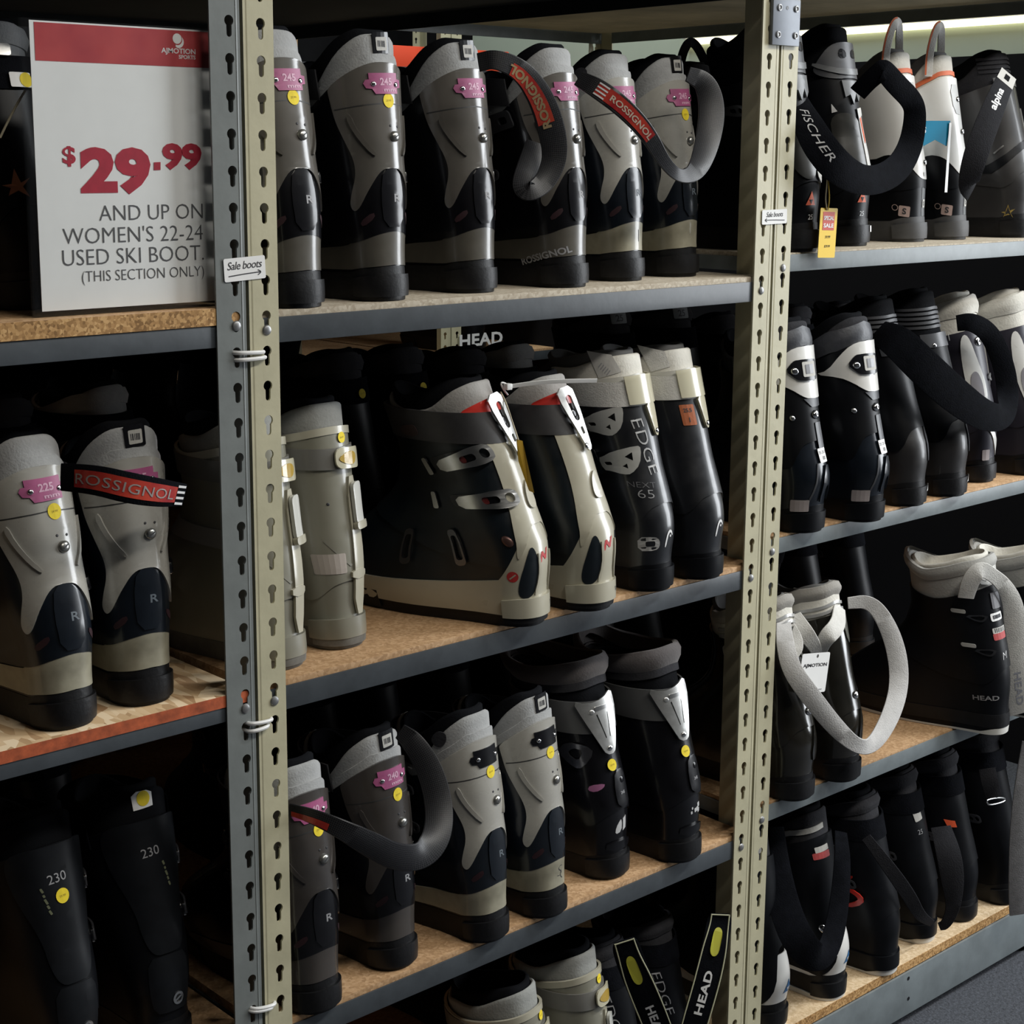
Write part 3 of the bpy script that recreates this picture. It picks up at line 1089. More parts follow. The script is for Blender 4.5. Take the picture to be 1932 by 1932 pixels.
        lv = s.shape('buckle', mat, out, th0, h, ang, off, 2.2, holes=holes, bow=2.0, step=7)
        s.shape('buckle_base', base, rrect(L * .8, w * .62, w * .2), th0 - math.copysign(L * .2 / s.arc(th0, h), 1), h, ang, 0.8, off - 0.8, step=8, par=lv)
        if accent:
            s.shape('lever_tongue', accent, rrect(L * .42, w * .34, w * .1), th0 - L * .16 / s.arc(th0, h), h - math.sin(math.radians(ang)) * L * .16, ang, off + .4, 1.2, step=8, par=lv)
        c = s.shape('catch', CHROME, rrect(w * .3, w * .9, w * .1), th0 - L * .56 / s.arc(th0, h), h - math.sin(math.radians(ang)) * L * .56, ang, off - 1.5, 2.5, step=8, par=lv)
        return lv

    def plate(s, h, mat, txt, th0=0.0, k=1.0):
        w, g = 31 * k, 18 * k
        out = [(-w * .5, g * .5), (w * .42, g * .5), (w * .42, g * .2), (w * .58, g * .16), (w * .58, -g * .2), (w * .42, -g * .24), (w * .42, -g * .5), (-w * .36, -g * .5), (-w * .44, -g * .26), (-w * .6, -g * .22), (-w * .66, 0), (-w * .6, g * .18), (-w * .5, g * .2)]
        p = s.shape('size_plate', mat, out, th0, h, 2, 4.3, 1.3)
        for x in (-w * .54, w * .5):
            s.dome('screw', CHROME, th0 + x / s.arc(th0, h), h - 1, 3.0, 1.6, 5.6, p, 10)
        if txt:
            s.text('lettering', M('pale_pink_print', (0.62, 0.36, 0.48), 0.5), txt, th0, h + 2, 8.4, 2, 5.65, 0.03, par=p)
            s.text('lettering', M('pale_pink_print', (0.62, 0.36, 0.48), 0.5), 'mm', th0 + 6 / s.arc(th0, h), h - 7.5, 3, 2, 5.65, 0.03, sx=2, par=p)
        return p

    def dot(s, th0, h, r=6.6, mat=YELLOW, off=3.45):
        d = s.shape('price_dot', mat, circle(r, 20, rx=r * .92), th0, h, 0, off, 0.35, step=8)
        s.text('lettering', M('faint_pencil', (0.42, 0.32, 0.03), 0.7), '29.99', th0, h, 2.3, 4, off + .45, 0, par=d)
        return d

    def place(s, loc, rz=0.0, k=1.0):
        loc = (loc[0], loc[1], loc[2] + 0.0008)
        s.root.location = loc
        s.root.rotation_euler = (0, 0, math.radians(rz))
        s.root.scale = (k, k, k)
        s.inv = (Matrix.Translation(Vector(loc)) @ Matrix.Rotation(math.radians(rz), 4, 'Z') @ Matrix.Scale(k, 4)).inverted()
        return s


def spot(px, py, z, rz=0.0, k=1.0):
    """where a boot stands whose heel ends, at the aisle side, at this pixel"""
    q = PX(px, py, Z=z)
    a = math.radians(rz)
    x, y = 0.029 * k, 0.006 * k
    return (q.x - (x * math.cos(a) - y * math.sin(a)), q.y - (x * math.sin(a) + y * math.cos(a)), z)


def world_strap(b, name, mat, pts, n=3, th=0.003):
    """pts: pixel x, y, depth Y (m), width (m), twist"""
    R = Ribbon([(PX(q[0], q[1], Y=q[2]), q[3], q[4] if len(q) > 4 else 0) for q in pts], inv=b.inv, n=n)
    return R, R.build(name, mat, b.root, th)


# ---- families


def rossi(label, tone, plate, dot, txt, at, z, rz=0, k=1.0, label_strip=False, spoiler=True, rivet_h=186, rz_lean=6, brand=False):
    """used boot with a pearly waisted back panel, pale heel band and black sole"""
    main = {'smoke': SMOKE, 'dark': SMOKED, 'pearl': PEARL}[tone]
    heel = {'smoke': tube_plastic('smoked_heel_plastic', (0.075, 0.07, 0.06), (0.12, 0.11, 0.09), 14, 0.3), 'dark': SMOKED, 'pearl': HEELB}[tone]
    low = {'smoke': BLACK, 'dark': BLACK, 'pearl': NAVYB}[tone]
    b = Boot('ski_boot', label, lean=rz_lean, cuffw=0.98)
    b.body(SOLE, low, low, GREYF, BLACKF, seam=80, side=64, top=268, dip=60, rim=298, rdip=66, front=270, tongue=312)
    # pale heel band
    b.band('heel_band', heel, [(0, 41), (60, 38), (100, 34), (135, 30)], [(0, 82), (40, 80), (70, 70), (100, 58), (135, 36)], 1.6, 2.5, -135, 135, rows=5, cols=44)
    # waisted back panel
    b.panel('spine_panel', main, [(0, 151), (16, 148), (34, 128), (50, 108), (60, 101), (66, 108), (60, 122), (50, 142), (49, 160), (57, 182), (64, 204), (66, 232), (66, 240), (40, 258), (16, 268), (0, 269)], 4.2, 3.4, 2, True)
    # step line of the upper spoiler with its curved grooves
    b.panel('seam_groove', M('groove_shadow_plastic', (0.03, 0.03, 0.03), 0.5), [(-62, 216), (-30, 221), (0, 224), (30, 221), (62, 216), (62, 214.6), (30, 219.6), (0, 222.6), (-30, 219.6), (-62, 214.6)], 4.35, 0.8, 0)
    for sg in (-1, 1):
        b.panel('rib', main, [(sg * 45, 212), (sg * 50, 207), (sg * 44, 190), (sg * 32, 172), (sg * 22, 163), (sg * 20, 166), (sg * 30, 178), (sg * 40, 195)], 6.8, 3.4, 1)
    b.panel('spine_strip', BLACK if tone != 'pearl' else NAVYB, [(-17, 84), (-19, 120), (-12, 150), (12, 150), (19, 120), (17, 84)], 4.0, 2.0, 1)
    for sg in (-1, 1):
        b.panel('side_slot', M('dark_maroon_plastic', (0.03, 0.01, 0.014), 0.5), [(sg * 30, 95), (sg * 52, 84), (sg * 56, 90), (sg * 32, 102)], 2.9, 0.7, 1)
    b.text('heel_logo', GINK if tone != 'pearl' else M('dull_blue_print', (0.10, 0.12, 0.14), 0.5), 'R', 6, 117, 9, 0, 4.05, 0.02, sx=1.3)
    # liner: lower ridge, and on some the size label sewn to the back
    b.band('liner_ridge', GREYF, [(q[0], q[1] - 6) for q in b.hi], [(q[0], q[1] + 11) for q in b.hi], 0.2, 4.0, -110, 110, rows=3, cols=36)
    if label_strip:
        lt = b.shape('size_label', BLACK, rrect(26, 24, 2), 2, 291, 3, -2.3, 0.6)
        b.shape('barcode_sticker', M('grubby_white_sticker', (0.42, 0.41, 0.38), 0.6), rrect(17, 15, 1.5), 2, 290, 3, -1.6, 0.3, par=lt)
        for i in range(6):
            b.shape('bar', DINK, rrect(0.9 + 0.5 * (i % 2), 7, 0.2, 1), 2 + (-5 + 2 * i) / b.arc(2, 290), 290, 3, -1.2, 0.1, par=lt)
    else:
        b.panel('pull_tab_ring', DGREYF, [(-72, 268), (-62, 282), (-50, 280), (-52, 266), (-64, 258)], -1.4, 1.2, 2)
    if plate:
        b.plate(245, plate, txt, 0, 1.3)
    if dot is not None:
        b.dot(*dot, r=8.2, off=4.4)
    rv = b.dome('pivot_screw', M('worn_screw', (0.35, 0.35, 0.33), 0.3, metal=0.8), 7, rivet_h, 6.2, 4.5, 4.2)
    b.shape('screw_slot', DINK, rrect(6, 1.3, .5, 2), 7, rivet_h, 35, 8.7, 0.2, par=rv)
    for dx, dz in ((-5, 14), (7, 13)):
        b.dome('adjuster_pin', DINK, 7 + dx, rivet_h + dz - 2, 1.5, 0.5, 4.2, n=8)
    # buckles seen edge-on along the side
    b.buckle(78, 188, 40, 14, 0, BLACK, BLACK, 5, 2)
    b.buckle(76, 140, 40, 14, 0, BLACK, BLACK, 5, 2)
    b.buckle(-118, 192, 42, 15, 4, M('gunmetal', (0.10, 0.10, 0.11), 0.3, metal=0.7), BLACK, 5, 0)
    b.buckle(-112, 142, 42, 15, -4, M('gunmetal', (0.10, 0.10, 0.11), 0.3, metal=0.7), BLACK, 5, 0)
    b.strap('power_strap', CARBON, 238, 34, 2.8, 78, 282, 14)
    if brand:
        b.text('side_lettering', GINK, 'ROSSIGNOL', -78, 40, 9, 14, 1.8, 0.03, sx=1.2)
    return b.place(spot(*at, z, rz, k), rz, k)


def salomon_beige(label, at, z, rz=0, k=1.0, dot=True, sticker=False, tilt=0, top=272):
    """plain stone grey rear entry style boot with amber clip"""
    b = Boot('ski_boot', label, lean=11, cuffw=0.94, bulge=0)
    b.body(M('grey_rubber', (0.13, 0.125, 0.11), 0.7, var=0.3, vscale=40), STONE, STONE, M('grey_felt', (0.27, 0.275, 0.26), 0.9, var=0.15, vscale=25, bump=0.3, bscale=300), BLACKF, seam=84, side=58, top=262, dip=22, rim=292, rdip=30, front=262, tongue=305, sole_h=22)
    b.band('heel_step', STONE, [(0, 14), (90, 13)], [(0, 38), (60, 37), (90, 34)], 5.0, 5.0, -90, 90, rows=3, cols=24)
    b.band('cuff_rim', BEIGE, [(q[0], q[1] - 4) for q in b.hi], [(q[0], q[1] + 5) for q in b.hi], 3.6, 4.0, rows=2)
    st = b.strap('rear_strap', M('smoky_grey_band', (0.16, 0.155, 0.14), 0.3, coat=0.3), 228, 25, 5.0, -150, 40, 6)
    b.strap('front_strap', M('pale_smoky_band', (0.30, 0.29, 0.27), 0.35), 150, 22, 4.0, -178, -82, 0)
    cl = b.shape('clip', CLEAR, rrect(42, 25, 9), 14, 227, -4, 7.5, 3.0)
    b.shape('amber_pad', AMBER, chaikin([(-15, 0), (0, 8.5), (11, 7), (14, 0), (8, -9), (-6, -6)], 2), 9, 227, -4, 10.6, 0.8, par=cl)
    b.panel('spine_rib', BEIGE, [(4, 40), (6, 120), (8, 205), (30, 205), (32, 120), (30, 40)], 5.0, 4.0, 1)
    lv = b.shape('heel_lever', SILVER if False else M('pearly_lever', (0.62, 0.62, 0.58), 0.2, coat=0.6), rrect(15, 52, 6), 20, 172, 0, 6.5, 5.0)
    b.shape('lever_hinge', BEIGE, rrect(20, 9, 3), 22, 146, 0, 6.0, 7.0, par=lv)
    b.panel('cross_groove', M('stone_groove', (0.22, 0.21, 0.17), 0.5), [(-38, 132), (0, 100), (4, 101), (-36, 134)], 2.75, 0.6, 0)
    b.panel('cuff_step', BEIGE, [(0, 84), (34, 84), (34, 94), (0, 96)], 6.0, 5, 1)
    b.dome('rivet_hole', DINK, -22, 176, 2.0, 0.5, 2.2, n=8)
    if dot:
        b.dot(10, 252)
    if sticker:
        b.shape('faded_sticker', M('faded_pink_sticker', (0.42, 0.37, 0.33), 0.7), rrect(40, 24, 2), -34, 105, 0, 2.6, 0.3)
    return b.place(spot(*at, z, rz, k), rz, k)


def nordica_beige(label, at, z, rz, k=1.0, side=True):
    """navy boot with a beige Y shaped spine and heel, black strap and silver levers"""
    NV = tube_plastic('navy_plastic', (0.002, 0.0045, 0.007), (0.005, 0.010, 0.0145), 7, 0.36, 0.1)
    b = Boot('ski_boot', label, lean=52, cuffw=0.92, bulge=5)
    b.body(SOLE, NV, NV, M('pale_grey_liner', (0.30, 0.29, 0.275), 0.85, var=0.12, vscale=30, bump=0.3, bscale=300, sheen=0.2), BLACKF, seam=118, side=70, top=246, dip=26, rim=285, rdip=38, front=262, tongue=300, sole_h=14, cuff_off=2.4)
    b.band('heel_shell', BEIGE, [(0, 14), (90, 14), (180, 14)], [(0, 126), (25, 122), (52, 96), (78, 68), (95, 50), (130, 40), (180, 46)], 3.0, 3.0, rows=9, cols=60)
    b.band('heel_step', BEIGE, [(0, 12), (90, 12)], [(0, 36), (60, 35), (90, 32)], 6.6, 5.0, -85, 85, rows=3, cols=24)
    b.panel('spine_panel', BEIGE, [(0, 120), (14, 120), (32, 104), (50, 84), (56, 84), (50, 104), (42, 128), (36, 160), (35, 190), (36, 222), (38, 238), (24, 246), (0, 248)], 4.4, 3.6, 2, True)
    b.panel('pivot_boss', BEIGE, [(-8, 138), (10, 136), (14, 156), (6, 172), (-4, 160)], 7.0, 3.0, 2)
    for sg in (-1, 1):
        w_ = b.panel('heel_window', NV, [(sg * 24, 40), (sg * 17, 58), (sg * 18, 84), (sg * 27, 100), (sg * 42, 82), (sg * 55, 56), (sg * 56, 38), (sg * 42, 34)], 3.6, 1.0, 2)
        b.panel('window_rim', BEIGE, [(sg * 21, 37), (sg * 13, 58), (sg * 14, 88), (sg * 19, 88), (sg * 18, 58), (sg * 25, 40)], 5.0, 2.0, 1, par=w_)
    b.text('heel_logo', M('red_print', (0.45, 0.03, 0.03), 0.5), 'N', -2, 84, 11, 15, 3.2, 0.05, sx=1.4, shear=0.5)
    if side:
        lg = b.shape('round_logo', M('red_print', (0.45, 0.03, 0.03), 0.5), circle(6.5, 18), -66, 62, 10, 3.2, 0.15, step=20)
        b.shape('logo_slash', BEIGE, rrect(9, 1.6, .5, 2), -66, 62, 40, 3.45, 0.1, par=lg)
    b.text('size_lettering', DINK, 'TL', 22, 24, 5, 0, 6.8, 0.02)
    b.strap('power_strap', M('dark_rubber_strap', (0.035, 0.034, 0.036), 0.45, var=0.3, vscale=30), 232, 36, 5.0, -180, 180, 6, 3.0)
    b.shape('strap_badge', M('dull_brown_badge', (0.05, 0.032, 0.03), 0.4), chaikin([(-14, 0), (-6, 6), (10, 7), (14, 6), (14, -6), (-6, -6)], 2), -112, 228, 4, 5.2, 1.2)
    b.panel('red_yoke', RED, [(-58, 250), (-30, 262), (0, 268), (24, 266), (26, 250), (0, 246), (-30, 247)], 3.0, 2.5, 2)
    # rear lever
    out = chaikin([(-11, 34), (11, 34), (12, 10), (7, -30), (4, -44), (-4, -44), (-7, -28), (-12, 10)], 1)
    lv = b.shape('rear_lever', ALU, out, -2, 236, 10, 8.5, 3.0, holes=[list(reversed(rrect(9, 32, 4.4, 4, 0, 8))), list(reversed(rrect(5, 9, 1.5, 3, 0, -20)))])
    b.dome('lever_pin', CHROME, 0, 198, 3.6, 2.0, 11, lv, 12)
    b.dome('lever_post', BLACK, -2, 238, 6, 3, 7, lv, 10)
    if side:
        RDK = M('dark_red_insert', (0.10, 0.012, 0.012), 0.35)
        b.buckle(-68, 198, 72, 22, 16, SILVER, BLACK, 6, 0, RDK)
        b.buckle(-64, 150, 72, 22, 6, SILVER, BLACK, 6, 0, RDK)
        for t_, h_ in ((-100, 92), (-118, 86)):
            b.shape('wire_buckle', M('dark_chrome', (0.12, 0.12, 0.13), 0.2, metal=0.9), rrect(13, 44, 5), t_, h_, 12, 5, 2.5, holes=[list(reversed(rrect(8, 30, 3)))])
        b.dome('cuff_rivet', M('bronze_rivet', (0.13, 0.07, 0.06), 0.35, metal=0.6), -62, 104, 6.5, 2.5, 2.4)
    return b.place(spot(*at, z, rz, k), rz, k)


def head_edge(label, at, z, rz, k=1.0, first=True):
    """black boot with cream liner, white strap and grey levers"""
    HB = tube_plastic('head_black_plastic', (0.006, 0.0068, 0.009), (0.009, 0.010, 0.013), 6, 0.36)
    b = Boot('ski_boot', label, lean=30, wide=0.94, cuffw=0.92, bulge=7)
    b.body(BLACKM, HB, HB, CREAMF, M('grey_inner_fabric', (0.10, 0.10, 0.10), 0.9), seam=112, side=84, top=244, dip=14, rim=292, rdip=22, front=262, tongue=300, sole_h=26, liner_off=-2.0)
    st = b.strap('power_strap', WHITEF, 246, 30, 4.5, -180, 180, -4, 2.6)
    cb = b.band('strap_guide', CLEAR, [(0, 232), (40, 232)], [(0, 268), (40, 266)], 7.2, 2.5, -26, 52, rows=4, cols=16)
    b.panel('guide_tongue', CLEAR, [(-2, 236), (20, 236), (17, 205), (13, 192), (6, 192), (3, 205)], 6.5, 3.0, 1)
    b.dome('guide_rivet', CHROME, 10, 198, 3.2, 2, 6.5, n=10)
    b.band('collar_fold', M('clear_rubber', (0.50, 0.49, 0.44), 0.3), [(0, 256), (60, 252)], [(0, 270), (60, 264)], 0.6, 3, -70, 60, rows=2, cols=24)
    lg = M('light_grey_lever', (0.42, 0.42, 0.40), 0.35, coat=0.3)
    if first:
        b.buckle(-62, 212, 54, 34, 6, lg, BLACK, 5, 1)
        b.buckle(-56, 164, 54, 34, 6, lg, BLACK, 5, 1)
        b.text('side_lettering', M('silver_print', (0.42, 0.42, 0.42), 0.4), 'EDGE', -14, 181, 14, -82, 2.75, -0.01, sx=1.35, sp=1.05)
        b.text('side_lettering', M('dim_grey_print', (0.12, 0.12, 0.13), 0.4), 'NEXT', -36, 135, 6.5, -4, 2.75, -0.01, sx=1.4)
        b.text('side_lettering', GINK, '65', -33, 124, 10, -4, 2.75, -0.015, sx=1.5)
        b.shape('bracket_print', M('silver_print', (0.42, 0.42, 0.42), 0.4), chaikin([(-14, 9), (8, 9), (14, 4), (14, -5), (9, -9), (-14, -9)], 1), -46, 62, 4, 0.3, 0.15, holes=[list(reversed(rrect(12, 7, 2, 3, 2, 0)))], step=20)
        b.shape('size_sticker', M('grey_white_sticker', (0.5, 0.49, 0.46), 0.7), [(-24, 12), (6, 20), (22, 4), (-4, -16)], -48, 278, -22, -1.4, 0.3)
        for i in range(5):
            b.shape('bar', GINK, rrect(1.2, 8, .2, 1), -52 + 2.2 * i, 281 - 2.2 * i, -44, -0.9, 0.1, step=20)
    else:
        b.shape('size_sticker', M('orange_sticker', (0.34, 0.085, 0.02), 0.6), rrect(19, 26, 1.5), -20, 211, 0, 2.7, 0.3)
        b.text('lettering', DINK, '25.5', -20, 217, 5, 0, 3.2, 0.02)
        b.text('lettering', DINK, '1', -20, 205, 6, 0, 3.2, 0.02)
        b.shape('pale_flap', WHITEF, [(-24, 12), (10, 20), (22, 4), (0, -14)], -52, 278, -24, -1.4, 0.4)
    for h_ in (214, 168):
        b.buckle(88, h_, 44, 27, 0, lg, BLACK, 5, 1)
    # heel mark: a hooked arch with a dot
    arch = [(-7.5, -12), (-6.5, 2), (-3, 9.5), (2.5, 10), (7, 3), (5.2, 2.2), (2, 6.6), (-1.4, 6.0), (-3.8, 0.5), (-4.8, -12)]
    b.shape('heel_logo', WINK, chaikin(arch, 1), 2, 68, -4, 0.4, 0.15, step=20)
    b.shape('heel_logo_dot', WINK, circle(1.6, 10), 4, 70, 0, 0.4, 0.15, step=20)
    return b.place(spot(*at, z, rz, k), rz, k)


def nordica_black(label, at, z, rz, k=1.0, first=True):
    """black boot with thick taupe cuff liner, grey strap and slotted silver back plate"""
    b = Boot('ski_boot', label, lean=26, cuffw=0.95, bulge=3)
    b.body(SOLE, BLACK, BLACK, BLACKF, BLACKF, seam=96, side=72, top=232, dip=12, rim=268, rdip=18, front=262, tongue=300, sole_h=26)
    b.band('liner_cuff', TAUPEF, [(0, 268), (60, 258), (110, 252), (180, 270)], [(0, 292), (40, 288), (90, 276), (130, 280), (180, 306)], 3.5, 6.0, rows=5, flare=[(0, -4), (0.4, 2.5), (0.8, 4.5), (1, 2.5)], extra=[(1.0, 3), (-2, 4), (-6, 2), (-8, -20)])
    b.band('liner_piping', DGREYF, [(0, 260), (60, 250), (110, 244), (180, 262)], [(0, 271), (60, 261), (110, 255), (180, 273)], 0.8, 3.0, rows=2)
    b.strap('power_strap', M('grey_rubber_strap', (0.085, 0.085, 0.085), 0.4), 218, 42, 4.5, -180, 60, 4, 2.6)
    out = [(a * 1.3, c * 1.12) for a, c in chaikin([(-23, 26), (-12, 21), (4, 24), (17, 32), (19, 14), (17, 2), (9, -30), (5, -40), (-5, -40), (-9, -28), (-18, 4)], 1)]
    pl = b.shape('back_plate', ALU, out, -9, 214, 2, 7.2, 2.4, holes=[[(-8, 8), (-6.4, 9), (-1.2, -23), (-2.6, -24)][::-1], [(8.4, 9), (7, 8), (3.6, -22), (5, -23)][::-1]])
    b.shape('plate_bar', SILVER, rrect(20, 5, 2), -8, 230, 2, 9.6, 1.0, par=pl)
    b.dome('plate_rivet', CHROME, -8, 177, 3.6, 1.8, 9.4, pl, 12)
    b.dome('plate_screw', ALU, -9 - 20 / b.arc(0, 226), 226, 3.4, 0.8, 9.6, pl, 12)
    b.dot(-6, 154, 7.8, off=5.0)
    b.dome('pivot_screw', BLACK, 8, 132, 5.5, 3, 2.2)
    b.panel('spine_rib', BLACK, [(-8, 98), (-10, 120), (-4, 146), (16, 146), (20, 120), (18, 98)], 4.4, 3, 1)
    b.panel('heel_step', BLACK, [(-40, 40), (-36, 52), (30, 52), (34, 40)], 3.2, 3, 1)
    b.text('lettering', GINK, '245', 4, 116, 4, 0, 4.7, 0.02)
    GM = M('gunmetal', (0.10, 0.10, 0.11), 0.3, metal=0.7)
    if first:
        b.shape('buckle', M('smoky_chrome', (0.20, 0.20, 0.22), 0.2, metal=0.9), chaikin([(-24, 2), (-6, 17), (16, 14), (24, 4), (6, -16), (-6, -18)], 1), -58, 170, 0, 5, 2.4, holes=[list(reversed(chaikin([(-10, 1), (0, 10), (12, 7), (2, -8)], 1)))])
        b.panel('mauve_decal', M('mauve_print', (0.30, 0.11, 0.22), 0.5), [(-56, 124), (-50, 131), (-24, 133), (-28, 127), (-44, 122)], 2.6, 0.3, 1)
        b.panel('heel_decal', M('grey_decal', (0.50, 0.50, 0.50), 0.4), [(-16, 62), (-14, 72), (-4, 80), (0, 81), (0, 64)], 0.5, 0.4, 1)
        b.panel('heel_decal', M('grey_decal', (0.50, 0.50, 0.50), 0.4), [(3, 64), (3, 81), (12, 84), (12, 67)], 0.5, 0.4, 0)
        b.buckle(-110, 205, 40, 14, 0, GM, BLACK, 6, 0)
    else:
        for a, c, r in ((-8, 70, 1.6), (-6, 76, 1.4), (2, 72, 2.4), (8, 73, 2.6), (12, 78, 2.8), (13, 70, 2.6)):
            b.shape('worn_decal', M('grey_decal', (0.50, 0.50, 0.50), 0.4), rrect(r * 2, r * 2.4, r * .4, 2), a, c, 10, 0.4, 0.2, step=20)
        b.shape('buckle', CHROME, rrect(26, 30, 6), 74, 188, 0, 5, 2.4, holes=[list(reversed(rrect(14, 18, 4)))])
    return b.place(spot(*at, z, rz, k), rz, k)


def black_230(label, at, z, rz, k=1.0, dot=True, tab=False):
    b = Boot('ski_boot', label, lean=24, cuffw=0.98, bulge=2)
    b.body(SOLE, BLACKM, BLACKM, BLACKF, BLACKF, seam=84, side=66, top=268, dip=40, rim=296, rdip=50, front=275, tongue=315)
    b.panel('spine_panel', M('charcoal_plastic', (0.007, 0.008, 0.010), 0.4, var=0.3, vscale=25, spec=0.25), [(0, 120), (20, 120), (30, 140), (32, 170), (52, 215), (56, 250), (40, 264), (0, 268)], 4.2, 3.0, 2, True)
    b.panel('heel_cap', M('charcoal_plastic', (0.007, 0.008, 0.010), 0.4, var=0.3, vscale=25, spec=0.25), [(0, 52), (30, 52), (36, 80), (30, 116), (0, 118)], 3.4, 3.0, 1, True)
    b.text('size_print', GINK, '230', -2, 232, 10, 4, 4.4, 0.0)
    if dot:
        b.dot(0, 212, 8, off=4.5)
    for i, w_ in enumerate((5, 3, 6, 4, 5)):
        b.shape('small_print', M('dim_olive_print', (0.13, 0.14, 0.08), 0.6), rrect(w_, 2.4, .6, 2), (-20 if dot else 10) + i * 1.2, 216 - i * 6 + (6 if dot else 0), -70, 4.3, 0.15, step=30)
    rg = b.shape('heel_emblem', SILVER, circle(7.5, 20, rx=6.5), 8, 66, 0, 3.6, 0.6, holes=[list(reversed(circle(4.6, 16, rx=3.8)))], step=20)
    b.shape('emblem_bar', SILVER, rrect(8, 2.2, .6, 2), 8, 66, 30, 3.7, 0.5, par=rg, step=20)
    if tab:
        lt = b.shape('liner_label', WHITE, [(-13, -9), (13, -9), (14, 6), (7, 10), (-6, 11), (-13, 7)], 0, 288, 2, -2.2, 0.5)
        b.shape('price_dot', YELLOW, circle(8.5, 20), 1, 290, 0, -1.6, 0.3, par=lt)
    b.buckle(76, 205, 40, 15, 0, M('gunmetal', (0.10, 0.10, 0.11), 0.3, metal=0.7), BLACK, 5, 2)
    b.buckle(74, 150, 40, 15, 0, M('gunmetal', (0.10, 0.10, 0.11), 0.3, metal=0.7), BLACK, 5, 2)
    b.strap('power_strap', BLACKW, 246, 34, 4.0, 70, 290, 12)
    return b.place(spot(*at, z, rz, k), rz, k)


def fischer_black(label, at, z, rz, k):
    b = Boot('ski_boot', label, lean=20, cuffw=0.9, bulge=4)
    b.body(SOLE, BLACKM, BLACKM, BLACKF, BLACKF, seam=96, side=72, top=246, dip=24, rim=312, rdip=60, front=280, tongue=320)
    DG = M('charcoal_spoiler', (0.05, 0.052, 0.058), 0.4)
    sp_ = b.panel('spoiler', DG, [(0, 240), (34, 238), (60, 246), (52, 262), (30, 288), (0, 292)], 4.4, 3.4, 2, True)
    for s_ in (-1, 1):
        b.shape('spoiler_slot', BLACK, chaikin([(-7, -6), (6, -6), (6, 4), (-2, 8), (-7, 4)] if s_ < 0 else [(7, -6), (-6, -6), (-6, 4), (2, 8), (7, 4)], 1), s_ * 11, 274, 0, 4.6, 0.3, par=sp_)
    b.panel('spoiler_rim', M('mid_grey_plastic', (0.13, 0.135, 0.14), 0.35), [(0, 252), (30, 254), (56, 262), (58, 256), (30, 246), (0, 243)], 6.4, 3, 1, True)
    b.panel('strap_tab', M('mid_grey_plastic', (0.13, 0.135, 0.14), 0.35), [(-20, 236), (20, 236), (18, 214), (8, 206), (4, 218), (-4, 202), (-8, 216), (-18, 212)], 5.4, 3, 0)
    b.panel('back_plate', M('olive_black_plastic', (0.035, 0.034, 0.030), 0.3), [(-48, 190), (-52, 150), (-40, 110), (-20, 96), (6, 100), (10, 150), (0, 190)], 3.6, 2.4, 2)
    pn = b.panel('white_stripe', WHITEP, [(2, 196), (16, 198), (30, 106), (18, 92), (8, 100)], 4.6, 1.2, 0)
    b.panel('red_stripe', ORANGE, [(5, 182), (9, 184), (15, 150), (11, 146)], 5.0, 0.4, 0, par=pn)
    b.panel('black_stripe', BLACK, [(13, 186), (16, 186), (27, 120), (24, 118)], 5.0, 0.4, 0, par=pn)
    tri = [(-9, -9), (9, -9), (1.5, 10)]
    tg = b.shape('triangle_emblem', ORANGE, tri, -8, 72, 0, 0.6, 0.2, step=20)
    b.shape('triangle_notch', BLACKM, [(-3.5, -1.5), (3.5, -1.5), (0.6, -8)][::-1], -8, 72, 0, 0.85, 0.1, par=tg, step=20)
    b.text('size_print', WINK, '25', -6, 47, 7, 0, 0.75, 0.0)
    b.shape('white_tag', WHITE, rrect(9, 9, 1), 24, 24, 0, 5.2, 0.3)
    b.shape('white_flap', WHITE, [(-4, -6), (4, -4), (-2, 7)], -40, 196, 0, 4, 0.5)
    b.buckle(-100, 190, 44, 16, 0, M('gunmetal', (0.10, 0.10, 0.11), 0.3, metal=0.7), BLACK, 5, 0)
    return b.place(spot(*at, z, rz, k), rz, k)


